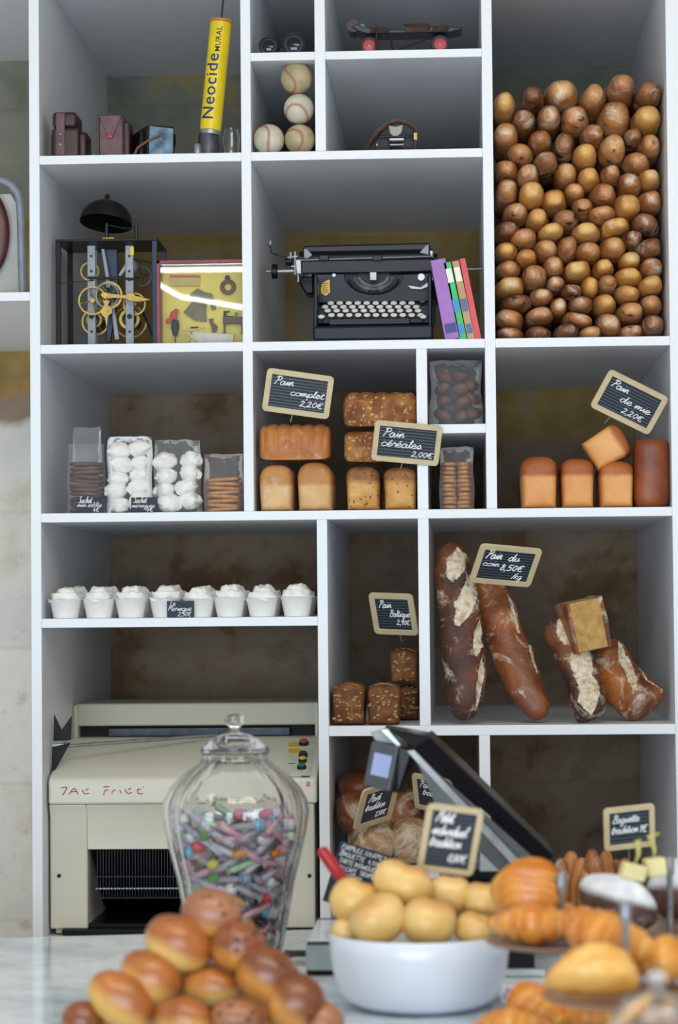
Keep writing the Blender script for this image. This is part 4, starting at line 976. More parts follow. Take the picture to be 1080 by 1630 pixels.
for px in (150, 206):
    a = W(px, 395, .3); MB().box((a.x-.008, .3, Z2+.001), (a.x+.008, .308, a.z)).build('rear_upright', M['grey_steel'], o, bevel=.001)
a = W(203, 393, .166); b = W(213, 406, .166); MB().box((W(205,0,.166).x, .1665, b.z), (b.x, .168, a.z)).build('yellow_tag', M['yellow'], o)
MB().prism([(W(x,y).x, W(x,y).z) for x, y in ((166,396),(187,396),(189,470),(176,545),(169,545),(172,470))], .2, .212).build('pendulum_plate', M['blue_steel'], o, bevel=.002)
MB().prism([(W(x,y,.18).x, W(x,y,.18).z) for x, y in ((161,396),(166,396),(174,440),(176,458),(169,458),(168,440))], .18, .186).build('front_lever', M['grey_steel'], o, bevel=.001)
MB().prism([(W(x,y,.18).x, W(x,y,.18).z) for x, y in ((176,480),(181,480),(190,540),(183,541))], .18, .186).build('lower_lever', M['grey_steel'], o, bevel=.001)
MB().prism([(W(x,y,.18).x, W(x,y,.18).z) for x, y in ((204,412),(209,418),(192,440),(188,438))], .18, .186).build('side_lever', M['grey_steel'], o, bevel=.001)
MB().ball(W(213, 425, .2), .009, .02, .016).build('counterweight', M['grey_steel'], o)
def gear(px, py, rp, Y, spokes=4, rim=.16, th=.004, teeth=48, ang=.3, hub=.16, mat='brass'):
    c = W(px, py, Y); R = rp*S(Y); mb = MB(); n = teeth*2; vs = []; fs = []
    for y in (0, th):
        for i in range(n):
            a_ = 2*PI*i/n; r_ = R*(1 if i%2 else .95); vs.append((c.x+r_*math.cos(a_), Y+y, c.z+r_*math.sin(a_)))
        for i in range(n):
            a_ = 2*PI*i/n; r_ = R*(1-rim); vs.append((c.x+r_*math.cos(a_), Y+y, c.z+r_*math.sin(a_)))
    for i in range(n):
        j = (i+1)%n; fs += [(i, j, n+j, n+i), (2*n+i, 3*n+i, 3*n+j, 2*n+j), (i, 2*n+i, 2*n+j, j), (n+i, n+j, 3*n+j, 3*n+i)]
    mb.add(vs, fs)
    for k in range(spokes):
        a_ = ang+2*PI*k/spokes; d = Vector((math.cos(a_), 0, math.sin(a_)))
        mb.tube([Vector((c.x, Y+th/2, c.z)), Vector((c.x, Y+th/2, c.z))+d*R*(1-rim*.6)], R*.05, 6)
    mb.cyl((c.x, Y-.002, c.z), (c.x, Y+th+.002, c.z), R*hub, seg=20)
    return mb.build('gear_wheel', M[mat], o, smooth=True, angle=30)
gear(147.5, 478.5, 24, .155, 4, .14, ang=.2); gear(173, 470, 23, .15, 4, .17, ang=.6); gear(214, 484, 19, .185, 5, .16)
gear(152, 512, 23, .22, 5, .14); gear(206, 508, 17, .2, 4, .3); gear(208, 512, 27, .25, 5, .1); gear(150, 509, 13, .2, 4, .3)
gear(143, 432, 16, .26, 4, .2); gear(226, 440, 17, .28, 4, .2, mat='dark_steel')
for px, py, rp, l_ in ((150, 512, 17, .06), (207, 510, 17, .06)):
    c = W(px, py, .23); MB().cyl((c.x, .225, c.z), (c.x, .225+l_, c.z), rp*S(.23)*.8, seg=28).build('winding_drum', M['dark_steel'], o)
MB().torus(W(170, 470, .148), 19*S(.148), .0018).build('motion_ring', M['grey_steel'], o)
# hands
def hand(pts, name='clock_hand'): MB().prism([(W(x,y,.142).x, W(x,y,.142).z) for x, y in pts], .142, .1445).build(name, M['brass'], o, bevel=.0004)
hand([(163,464),(172,467),(200,470),(206,466),(212,466),(216,471),(222,472),(240,477),(222,480),(214,480),(206,478),(200,475),(180,474),(166,476),(160,470)])
hand([(163,478),(175,478),(172,486),(178,490),(179,498),(173,502),(172,506),(170,522),(167,506),(163,502),(159,496),(164,489),(166,485)])
MB().cyl(W(167, 470, .138), W(167, 470, .15), .006, seg=16).build('hand_boss', M['brass'], o)
MB().cyl(W(88, 452, .165), W(150, 446, .165), .0008, seg=6).build('wire', M['dark_steel'], o)
MB().cyl(W(140, 442, .165), W(215, 444, .165), .003, seg=8).build('arbor', M['dark_steel'], o)
MB().cyl(W(226, 492, .25), W(248, 546, .25), .003, seg=8).build('strike_rod', M['dark_steel'], o)
MB().box(tuple(W(163, 382, .165)), tuple(W(182, 378, .165)+Vector((0, .006, 0)))).build('suspension_bar', M['brass'], o)
MB().cyl(W(213, 414, .2), W(250, 420, .2), .0025, seg=8).build('arbor', M['dark_steel'], o)
# bell
c = W(168.5, 356, .24); R = 42*S(.24); hb = 37*S(.24); prof = []
for i in range(15):
    a_ = PI/2*i/14; prof.append((R*math.cos(a_)**.85+.0005, hb*math.sin(a_)))
inner = [(r_*.955, z_-.003) for r_, z_ in reversed(prof)]; inner = [(max(r_, .0005), max(z_, .0)) for r_, z_ in inner]
MT = Matrix.Translation(c) @ Matrix.Rotation(math.radians(6), 4, 'Y') @ Matrix.Rotation(math.radians(-13), 4, 'X')
bl = MB().lathe(prof+inner, 40, MT).build('bell', M['bell'], o)
MB().ball(W(171, 313, .24), .006, .006, .006, 12, 8).build('bell_nut', M['bell'], bl)
MB().cyl((c.x+.002, .24, zt+.006), (c.x+.002, .24, c.z+.02), .0045, seg=12).build('bell_post', M['dark_steel'], o)
MB().tube([W(172, 358, .2), W(195, 363, .2), W(217, 364, .2)], .0018, 6).build('hammer_arm', M['dark_steel'], o)
h0 = W(217, 358, .2); MB().cyl((h0.x, .2, zt+.006), (h0.x, .2, h0.z), .004, seg=10).build('hammer_post', M['dark_steel'], o)
# ================================================================== shadow box with sewing miniatures
Y = .07; x0, x1 = px_(249, Y, 480), XP['P1'][0]-.001; z1 = pz(413, Y, 320); o = thing('shadow_box', 'maroon framed glass-fronted box with tiny sewing-room scene on yellow', 'picture', ((x0+x1)/2, Y, Z2+.0006))
f = .009; z0 = Z2+.001; dp = .05
MB().box((x0, Y, z0), (x0+f, Y+dp, z1)).build('frame_side', simple('maroon_frame', '#7d2f3b', .4, var=.1), o, smooth=False, bevel=.0015); mr = bpy.data.materials['maroon_frame']
MB().box((x1-f*.4, Y, z0), (x1, Y+dp, z1)).build('frame_side', mr, o, smooth=False, bevel=.0015)
MB().box((x0, Y, z1-f), (x1, Y+dp, z1)).build('frame_top', mr, o, smooth=False, bevel=.0015)
MB().box((x0, Y, z0), (x1, Y+dp, z0+.004)).build('frame_bottom', mr, o, smooth=False)
MB().box((x0+f*.5, Y+dp-.006, z0+.002), (x1-.001, Y+dp, z1-.002)).build('yellow_backing', simple('yellow_backing', '#ecd968', .7, var=.06, scale=8), o, smooth=False)
MB().box((x0+f, Y+.003, z0+.004), (x1-f*.4, Y+.0045, z1-f)).build('glass_pane', M['flat_glass'], o, smooth=False)
def Bx(px, py, y=.11): p = at(px, py, y); return (p.x, p.z)
def flat(pts, y, th, mat, name, bev=.0005): return MB().prism([Bx(*p, y) for p in pts], y, y+th).build(name, mat, o, bevel=bev)
flat([(304,466),(315,459),(326,465),(337,467),(343,484),(344,492),(337,493),(334,482),(329,478),(328,496),(329,512),(310,510),(292,497),(303,484),(309,474),(300,474)], .104, .006, simple('grey_cloth', '#7d7a5f', .9, var=.12), 'miniature_coat')
c = Bx(363, 457, .106); MB().torus((c[0], .106, c[1]), .013, .005, (0,1,0)).build('miniature_wreath', simple('brown_straw', '#7a5a3a', .9, var=.2), o)
MB().ball((c[0]-.001, .106, c[1]+.021), .006, .004, .006, 12, 8).build('wreath_bow', M['leather'], o)
pm = simple('paper_box', '#cdb765', .7); flat([(270,441),(318,441),(318,455),(270,455)], .105, .008, pm, 'miniature_shelf'); flat([(270,438),(318,438),(318,441),(270,441)], .1, .014, M['red'], 'shelf_trim')
c = Bx(279, 520, .095); MB().lathe([(.004, -.022), (.006, -.016), (.0095, 0), (.008, .014), (.003, .016), (.003, .02)], 18, Matrix.Translation((c[0], .095, c[1]))).build('dress_form', M['black_matte'], o)
MB().cyl((c[0], .095, z0+.004), (c[0], .095, c[1]-.02), .0012, seg=6).build('dress_form_stand', M['black_matte'], o)
MB().cyl((c[0], .095, z0+.003), (c[0], .095, z0+.006), .009, seg=16).build('dress_form_base', M['black_matte'], o)
c = Bx(277, 500, .09); mb = MB()
for dx, dz, r_ in ((0,0,.008),(.005,.006,.006),(-.006,-.007,.005),(-.013,-.016,.006),(.003,-.008,.005)): mb.ball((c[0]+dx, .09, c[1]+dz), r_, r_*.7, r_, 12, 8)
mb.build('red_flowers', simple('red_paper', '#d2402c', .6), o)
tabm = simple('miniature_dark_wood', '#4b3526', .5)
flat([(355,504),(388,504),(388,515),(355,515)], .095, .02, tabm, 'sewing_table')
flat([(356,515),(359,515),(359,532),(356,532)], .095, .004, tabm, 'table_leg'); flat([(384,515),(387,515),(387,532),(384,532)], .095, .004, tabm, 'table_leg')
flat([(356,500),(356,495),(366,495),(366,497),(360,498),(360,503),(372,503),(372,504),(356,504)], .1, .004, M['black_matte'], 'miniature_sewing_machine')
c = Bx(376, 500, .1); MB().ball((c[0], .1, c[1]), .004).build('green_thread', simple('green_thread', '#35b25a', .6), o)
flat([(332,508),(340,507),(339,513),(347,520),(344,528),(338,529),(336,518)], .1, .004, tabm, 'miniature_chair')
flat([(307,528),(372,532),(371,546),(304,546)], .09, .012, simple('white_cloth', '#dedbd0', .8, var=.06, scale=60), 'ironing_cloth')
cr_m = simple('cream_wood', '#cfc48b', .6)
flat([(287,525),(327,521),(328,523),(287,528)], .085, .004, cr_m, 'ironing_board'); flat([(295,528),(300,527),(318,546),(312,546)], .085, .003, cr_m, 'board_leg'); flat([(303,537),(308,538),(296,546),(291,546)], .088, .003, cr_m, 'board_leg')
flat([(303,520),(316,520),(315,523),(304,523)], .085, .008, M['black_matte'], 'miniature_iron')
# ================================================================== typewriter
Y0 = .1; o = thing('typewriter', 'vintage black typewriter with round keys and long carriage, books leaning beside it', 'typewriter', (px_(595, Y0, 460), .3, Z2+.0006))
def Q(px, py, y=Y0): return at(px, py, y)
def tb(px0, py0, px1, py1, ya, yb, name, mat, bev=.002, zb=None, par=None, seg=2):
    a = Q(px0, py0, ya); b = Q(px1, py1, ya); return MB().box((a.x, ya, zb if zb is not None else b.z), (b.x, yb, a.z)).build(name, M[mat], par or o, bevel=bev, bseg=seg)
def tp(pts, ya, yb, name, mat, bev=.0015, par=None): return MB().prism([(Q(x,y,ya).x, Q(x,y,ya).z) for x, y in pts], ya, yb).build(name, M[mat], par or o, bevel=bev)
tb(498, 519, 690, 540, .05, .4, 'base_frame', 'type_black', .006, seg=4)
tb(501, 533, 687, 542, .058, .39, 'base_skirt', 'type_dark', .002, zb=Z2+.001)
tp([(500,443),(545,436),(690,436),(695,443),(693,520),(499,520)], .19, .2, 'keyboard_back', 'type_dark')
# front plate with its semicircular opening
n = 18; pts = [(501,437),(547,436)]
for i in range(n+1):
    a_ = PI*i/n; pts.append((595-47*math.cos(a_), 437+32*math.sin(a_)))
pts += [(686,435),(688,441),(688,479),(501,482)]
tp(pts, .15, .158, 'front_plate', 'type_black', .001)
tp([(500,440),(506,438),(506,522),(499,522)], .07, .36, 'side_panel', 'type_black', .003); tp([(681,437),(688,438),(688,520),(682,520)], .07, .36, 'side_panel', 'type_black', .003)
# type basket
for k, (rr, rw, zy, mt) in enumerate(((40, 5, .175, 'dark_steel'), (31, 5, .17, 'grey_steel'), (24, 6, .18, 'steel'))):
    c = Q(595, 438, zy); pts = [(c.x+rr*S(zy)*math.cos(a_), zy, c.z-rr*.72*S(zy)*math.sin(a_)) for a_ in [PI*(.06+.88*i/20) for i in range(21)]]
    MB().tube(pts, rw/2*S(zy), 8).build('type_segment', M[mt], o)
mb = MB(); c = Q(595, 438, .165)
for i in range(34):
    a_ = PI*(.08+.84*i/33); r1, r2 = 40*S(.165), 27*S(.165)
    mb.tube([(c.x+r1*math.cos(a_), .168, c.z-r1*.72*math.sin(a_)), (c.x+r2*math.cos(a_), .162, c.z-r2*.68*math.sin(a_))], .0008, 4)
tag(mb.build('type_bars', M['steel'], o), kind='stuff')
tb(589, 433, 600, 446, .15, .17, 'type_guide', 'steel', .001)
MB().cyl((c.x, .185, c.z-.03), (c.x, .2, c.z-.03), .05, seg=32).build('basket_back', M['type_dark'], o)
# keys: stems and round keytops in rising rows
rows = [(479.5, [(512,)]), (479.5, [(545,),(561,),(574,),(588,),(602,),(615,),(628,),(643,),(673,)]),
        (484.5, [(527+14.3*i,) for i in range(10)]), (490.5, [(518+14.5*i,) for i in range(11)]), (496.5, [(522+14.4*i,) for i in range(11)]), (503.5, [(528+14.2*i,) for i in range(11)]), (506, [(512,),(674,)])]
for r_i, (py, ks) in enumerate(rows):
    yk = .158-.018*max(0, r_i-1)-(0 if r_i else 0)
    if r_i == 6: yk = .075
    for (px,) in ks:
        p = Q(px, py-.5, yk); kr = 6.0*S(yk)
        st = MB().lathe([(kr*.8, 0), (kr, .0008), (kr, .0026), (kr*.86, .003)], 16, Matrix.Translation(p) @ Matrix.Rotation(math.radians(42), 4, 'X')).build('key', M['steel'], o)
        MB().lathe([(kr*.84, .0031), (kr*.5, .0034), (.0003, .0034)], 16, Matrix.Translation(p) @ Matrix.Rotation(math.radians(42), 4, 'X')).build('key_top', M['key_white'], st)
        MB().cyl(p-Vector((0, -.002, .014)), p, .0012, seg=5).build('key_stem', M['type_dark'], st)
for k in range(4):
    yk = .14-.018*k; tp([(507, 484+6.5*k+4), (686, 483+6.5*k+4), (686, 484+6.5*k+10), (507, 485+6.5*k+10)], yk, yk+.03, 'key_bank', 'type_dark', .0005)
tb(524, 507, 653, 516, .07, .085, 'space_bar', 'type_black', .002)
tp([(513,451),(520,447),(525,445),(525,455),(526,465),(519,471),(512,467),(511,460)], .1485, .15, 'gilt_emblem', 'brass', 0)
mb = MB()
for k in range(5): mb.tube([Q(514, 452+3.6*k, .1478), Q(523, 450+3.6*k, .1478)], .0006, 4)
mb.build('emblem_pattern', M['leather'], o)
MB().cyl(Q(671, 441, .14), Q(671, 441, .152), .008, seg=20).build('round_cap', M['steel'], o)
tp([(648,454),(658,455),(670,457),(680,450),(690,441),(691,445),(682,457),(670,461),(655,460)], .142, .148, 'ribbon_lever', 'steel', .001)
MB().cyl(Q(532, 438, .145), Q(532, 438, .155), .004, seg=12).build('small_screw', M['steel'], o)
# carriage
tb(479, 414, 690, 433, .17, .24, 'carriage_front', 'type_black', .004, seg=4)
mb = MB().cyl(Q(478, 412, .25), Q(690, 408, .25), .017, seg=28); mb.build('platen', M['type_dark'], o)
tp([(482,395),(484,391),(684,386),(686,392),(686,414),(482,416)], .27, .32, 'paper_table', 'type_black', .004)
MB().cyl(Q(478, 414, .165), Q(690, 408, .165), .0022, seg=8).build('bail_rod', M['steel'], o)
for px in (516, 601): tb(px-8, 406, px+8, 415, .158, .18, 'paper_finger', 'type_black', .002)
tp([(484,396),(489,396),(498,406),(490,412),(484,411)], .2, .203, 'paper_guide', 'grey_steel'); tp([(683,388),(678,391),(668,402),(683,406)], .2, .203, 'paper_guide', 'grey_steel')
tp([(470,413),(480,412),(482,430),(481,436),(472,437)], .18, .25, 'carriage_end', 'steel', .002)
tp([(684,398),(690,398),(690,408),(685,408)], .18, .25, 'carriage_end', 'steel', .002)
MB().cyl(Q(441, 432, .2), Q(472, 431, .2), .0055, seg=16).build('platen_shaft', M['steel'], o)
MB().cyl(Q(433, 432, .2), Q(442, 432, .2), .0175, seg=28).build('platen_knob', M['type_dark'], o, bevel=.002)
MB().cyl(Q(424, 432, .2), Q(433, 432, .2), .003, seg=10).build('knob_tip', M['steel'], o)
MB().tube([Q(*p, .19) for p in ((430,384),(431,396),(432,402),(440,405),(462,412),(472,414))], .0018, 8).build('return_lever', M['dark_steel'], o)
MB().ball(Q(430.5, 386, .19), .0035, .003, .008, 10, 8).build('lever_tip', M['steel'], o)
MB().cyl(Q(455, 416, .2), Q(466, 416, .2), .01, seg=16).build('release_knob', M['type_dark'], o, bevel=.002)
mb = MB()
for (a_, b_, c_, d_, r_) in ((463,402,463,412,.004),(470,400,470,436,.003),(464,424,476,424,.003),(458,410,474,408,.003),(468,436,496,438,.002),(475,430,475,449,.003)): mb.cyl(Q(a_, b_, .19), Q(c_, d_, .19), r_, seg=10)
mb.build('carriage_linkage', M['steel'], o)
tp([(470,440),(500,440),(500,468),(488,468),(482,460),(478,452)], .24, .32, 'spool_housing', 'type_dark', .004)
MB().cyl(Q(690, 430, .26), Q(767, 428, .26), .0028, seg=10).build('carriage_rail', M['steel'], o)
MB().cyl(Q(691, 412, .26), Q(697, 412, .26), .012, seg=20).build('platen_knob', M['type_dark'], o, bevel=.002)
tb(690, 440, 697, 476, .18, .3, 'right_bracket', 'type_dark', .002)
# ================================================================== books leaning on the typewriter
bz = Z2+.001
for (tl, bl, br_, col_, lab, spots) in (((685,414),(709,541),(734,538),'#a672bd','thick purple book leaning on the typewriter, first of four', '#3a3f8c'),
     ((706,418),(732,541),(744,537),'#35c46a','thin bright green book with a blue label between purple and tan ones','#3c8fd0'),
     ((719,414),(745,539),(757,537),'#c39a6e','thin tan book between the green one and the red one','#5b6aa0'),
     ((731,409),(757,538),(767,536),'#e0565f','thin red book at the right end of the four leaning books', None)):
    a = at(*tl, .04); b = at(*bl, .04); c = at(*br_, .04); up = (a-b); Hh = up.length; ang = math.atan2(b.x-a.x, a.z-b.z); tw = (c.x-b.x)*math.cos(ang)*.97
    o = thing('book', lab, 'book', M=Matrix.Translation((b.x+.0005, .04, bz)) @ Matrix.Rotation(-ang, 4, 'Y'), group=None)
    cm = simple('book_cover_'+lab.split()[1], col_, .55, var=.05)
    cov = MB(); dpt = .13
    cov.prism([(0, 0), (tw, 0), (tw, Hh), (0, Hh)], .0, .003).box((0, 0, 0), (.0016, dpt, Hh)).box((tw-.0016, 0, 0), (tw, dpt, Hh))
    cov.build('cover', cm, o, local=True, bevel=.0006)
    MB().box((.0018, .003, .002), (tw-.0018, dpt-.004, Hh-.002)).build('page_block', M['key_white'], o, local=True, smooth=False)
    if spots:
        sm = simple('spine_label_'+lab.split()[1], spots, .5)
        MB().box((tw*.12, -.0006, Hh*.08), (tw*.88, .0001, Hh*.2)).build('spine_label', sm, o, local=True, smooth=False)
    if 'green' in lab:
        MB().box((tw*.1, -.0006, Hh*.36), (tw*.9, .0001, Hh*.52)).build('spine_label', sm, o, local=True, smooth=False)
        MB().box((tw*.1, -.0006, Hh*.74), (tw*.9, .0001, Hh*.92)).build('title_panel', M['key_white'], o, local=True, smooth=False)
    tx = MB()
    MX = Matrix.Translation((tw*.68, 0, Hh*.24)) @ Matrix.Rotation(-PI/2, 4, 'Y')
# ceiling tubes of the shop, behind the viewer (they show as streaks in the glass of the shadow box)
def emis(name, col, st):
    t = NT(name); t.b.inputs['Emission Color'].default_value = (*col, 1); t.b.inputs['Emission Strength'].default_value = st; return t.m
M['tube'] = emis('lit_tube', (.85, .97, 1.0), 14)
def tube_lamp(p0, p1, label):
    o = thing('tube_light', label, 'lamp', (Vector(p0)+Vector(p1))/2)
    MB().cyl(p0, p1, .006, seg=14).build('lit_tube', M['tube'], o)
    d = Vector((0, 0, .012)); MB().cyl(Vector(p0)+d, Vector(p1)+d, .006, seg=8).build('fitting', M['white'], o)
def mir(px, py, yl):
    p = at(px, py, .073); k = (yl-.073)/(-D-.073); e = Vector((2*0-0, 0, 0))
    v = p-Vector((0, -D, EYE)); v.y = -v.y; return p+v*((yl-p.y)/v.y)
for (a_, b_, y1, y2) in (((205,421),(470,418),-2.15,-2.15),((205,431),(470,428),-2.1,-2.1)):
    tube_lamp(mir(*a_, y1), mir(*b_, y2), ('upper' if a_[1] < 425 else 'lower')+' of two long level light tubes hung above the counter')
tube_lamp(mir(252, 452, -2.3), mir(286, 472, -2.3), 'short slanting light tube hung above the counter')
tube_lamp(mir(288, 473, -2.3), mir(395, 491, -2.35), 'long slanting light tube hung above the counter')
# ================================================================== SLICER
o = thing('bread_slicer', 'large cream bread slicing machine with coloured buttons and red handwriting', 'slicing machine', (px_(290, .1, 1300), .4, Z7+.0006))
def sp(pts, ya, yb, name, mat, bev=.003, par=None, seg=3): return MB().prism([(at(x,y,ya).x, at(x,y,ya).z) for x, y in pts], ya, yb).build(name, M[mat], par or o, bevel=bev, bseg=seg)
# body as frames so that the recess is open
def yz(pts, x0, x1, name, mat, bev=.003, par=None):   # profile in y/z extruded along x
    vs = [(x0, y, z) for y, z in pts]+[(x1, y, z) for y, z in pts]; n = len(pts)
    return MB().add(vs, [tuple(range(n)), tuple(range(2*n-1, n-1, -1))]+[(i, (i+1)%n, (i+1)%n+n, i+n) for i in range(n)]).build(name, M[mat], par or o, bevel=bev, bseg=3)
YF = .05
def zz(py, y=YF): return at(300, py, y).z
def xx(px, y=YF, py=1300): return at(px, py, y).x
zt1 = zz(1238); zt0 = at(300, 1178, .30).z; zb0 = zz(1480); zr = zz(1353); zbev = zz(1280)
top = [(YF, zbev), (YF-.0, zt1-.004), (YF+.012, zt1+.004), (.30, zt0), (.60, zt0), (.60, zbev)]
yz(top, xx(77), xx(505), 'top_cover', 'cream_metal', .006)
prof_f = [(YF+.005, zbev-.0005), (YF+.02, zbev-.03), (YF+.02, zb0), (.6, zb0), (.6, zbev-.0005)]
yz(prof_f, xx(77), xx(137), 'left_column', 'cream_metal', .004); yz(prof_f, xx(440), xx(500), 'right_column', 'cream_metal', .004)
yz([(YF+.005, zbev-.0005), (YF+.02, zbev-.03), (YF+.02, zr), (.6, zr), (.6, zbev-.0005)], xx(137), xx(440), 'front_apron', 'cream_metal', .002)
yz([(YF-.003, zb0+.0), (.62, zb0), (.62, Z7+.002), (YF+.01, Z7+.002)], xx(97), xx(500), 'base_tray', 'black_matte', .003)
yz([(YF+.06, zr-.001), (.5, zr-.001), (.5, zb0+.02), (.32, zb0+.02)], xx(138), xx(439), 'chamber_lining', 'black_metal', .001)
MB().box((xx(137)+.0, YF+.03, zb0+.001), (xx(440), .5, zb0+.01)).build('feed_tray', M['black_metal'], o, bevel=.001)
mb = MB()
for i in range(62):
    x = xx(150)+(xx(436)-xx(150))*i/61; mb.box((x-.0006, YF+.045, zz(1432)), (x+.0006, YF+.05, zz(1356)))
mb.build('blade_row', M['dark_steel'], o, smooth=False)
for py, r_ in ((1398, .0016), (1417, .0022), (1432, .0014)):
    mb = MB().cyl((xx(148), YF+.035, zz(py)), (xx(438), YF+.035, zz(py)), r_, seg=8)
    for i in range(48): mb.ball((xx(150)+(xx(436)-xx(150))*i/47, YF+.033, zz(py)), r_*1.5, nu=6, nv=4)
    mb.build('comb_rail', M['steel'] if py == 1417 else M['dark_steel'], o)
# rear hood
hy = .44; hx0 = at(121, 1140, hy).x; hx1 = at(507, 1140, hy).x; hz1 = at(300, 1119, hy).z; hz0 = at(300, 1155, hy).z
MB().box((hx0, hy, hz0), (hx1, .72, hz1)).build('rear_hood', M['cream_dark'], o, bevel=.004, bseg=3)
MB().box((hx0, hy+.03, zt0-.02), (hx1, .70, hz0)).build('slot_back', M['black_matte'], o, smooth=False)
MB().box((hx0-.007, hy-.005, Z7+.01), (hx0+.006, .72, hz1-.002)).build('side_cheek', M['cream_dark'], o, bevel=.004, bseg=3)
MB().box((hx1-.008, hy-.002, zt0-.01), (hx1, .6, hz1-.002)).build('side_cheek', M['cream_metal'], o, bevel=.003)
MB().box((at(172,1160,.45).x, .45, at(300,1172,.45).z), (at(462,1160,.45).x, .5, at(300,1158,.45).z)).build('pusher_bar', M['dark_steel'], o, bevel=.002)
MB().cyl(at(104, 1188, .11), at(345, 1170, .3), .0042, seg=12).build('hold_down_rod', M['steel'], o)
MB().box(tuple(at(82, 1189, .1)), tuple(at(108, 1184, .1)+Vector((0, .01, 0)))).build('rod_bracket', M['steel'], o, bevel=.001)
MB().prism([(at(x,y,.12).x, at(x,y,.12).z) for x, y in ((85,1180),(86,1137),(98,1162),(114,1139),(113,1178))], .12, .126).build('fork_plate', M['black_matte'], o, bevel=.001)
MB().prism([(at(x,y,.1).x, at(x,y,.1).z) for x, y in ((83,1188),(112,1182),(88,1225),(82,1232))], .1, .106).build('side_link', M['black_matte'], o, bevel=.001)
yz([(YF+.03, Z7+.003), (YF+.03, zb0+.02), (.5, zb0+.02), (.5, Z7+.003)], xx(84), xx(97), 'foot', 'cream_dark', .004)
# control panel with its buttons on the sloping lid
def lid(px, py, lift=.0):   # point on the sloping top
    yy = YF+.012
    for _ in range(20):
        p = at(px, py, yy); t_ = (p.z-(zt1+.004))/(zt0-zt1-.004); yy = YF+.012+t_*(.30-YF-.012); yy = max(YF, min(yy, .4))
    p = at(px, py, yy); nrm_ = Vector((0, -(zt0-zt1), (.30-YF))).normalized(); return p+nrm_*lift, nrm_
c4 = [lid(x, y, .0012)[0] for x, y in ((455,1179),(499,1179),(495,1236),(451,1236))]
MB().hexa(c4, -lid(455,1200)[1]*.0008).build('control_panel', simple('panel_white', '#d9d9cc', .4), o, smooth=False)
nn = lid(480, 1200)[1]
for (x0, y0, x1, y1, c_) in ((460,1183,476,1190,'#e0b010'),(460,1193,480,1200,'#e0b010'),(459,1216,470,1217,'#55534a'),(480,1236,493,1237.3,'#44423c')):
    q = [lid(*p, .002)[0] for p in ((x0,y0),(x1,y0),(x1,y1),(x0,y1))]; MB().hexa(q, -nn*.0007).build('panel_label', simple('label_'+c_[1:]+str(y0), c_, .5), o, smooth=False)
for px, py, rp, c_ in ((484,1186,7.5,'#c73a35'),(483,1205,7,'#2d2d36'),(482,1213.5,6.2,'#e3b312'),(480.5,1224,7,'#0b7a55')):
    p, nv_ = lid(px, py, 0); R = rp*S(p.y); MT = Matrix.Translation(p) @ nv_.to_track_quat('Z', 'Y').to_matrix().to_4x4()
    b_ = MB().lathe([(R*1.0, 0), (R*1.05, .002), (R*1.05, .007), (R*.95, .009)], 24, MT).build('push_button', M['black_matte'], o)
    MB().lathe([(R*.85, .009), (R*.85, .012), (R*.7, .0135), (.0005, .014)], 24, MT).build('button_cap', simple('button_'+c_[1:], c_, .35), b_)
for px, py in ((94,1394),(493,1394)): MB().ball(at(px, py, YF+.018), .0045, .004, .0045, 14, 8).build('screw', M['dark_steel'], o)
pr = at(497, 1246, YF); tx = MB()
red_ink = simple('red_marker', '#c0393f', .6)
for ch, px, py, sx_, sh in (('7', 97, 1266, 12, 8), ('A', 110, 1264, 14, 7), ('c', 130, 1264, 12, 7), ('F', 163, 1266, 14, 9), ('r', 178, 1263, 8, 6), ('i', 190, 1263, 6, 6), ('c', 198, 1263, 12, 7), ('e', 218, 1264, 12, 7)):
    st = {'7': '0,1.45 .8,1.6 .55,.8 .2,0|1', 'F': '.1,0 .3,.9;.1,1.5 .8,1.55;.3,.9 .7,.95|1', 'i': '.1,.9 .5,.1|1', 'r': '0,0 .3,.8 .8,.8|1', 'e': '.0,1.1 .5,1.1;.1,.9 .2,.1 .8,.1;.8,1.5 .9,1.6|1', 'c': '.1,.9 .4,.05 1,.2;.5,.9 .9,1.2|1', 'A': '0,0 .6,1.3 1,.0;.3,.5 .9,.6|1'}[ch]
    for s_ in st.split('|')[0].split(';'):
        p = smooth([tuple(float(v) for v in q_.split(',')) for q_ in s_.split()]); tx.tube([at(px+a_*sx_, py-b_*sh, YF-.0005) for a_, b_ in p], .0011, 5)
q = tx.build('handwriting', red_ink, o); q['label'] = 'red handwritten letters'
MB().box(tuple(at(488, 1244, YF)+Vector((0,-.0008,0))), tuple(at(494, 1252, YF)+Vector((0,.001,0)))).build('red_sticker', simple('pink_sticker', '#c77f86', .6), o, smooth=False)
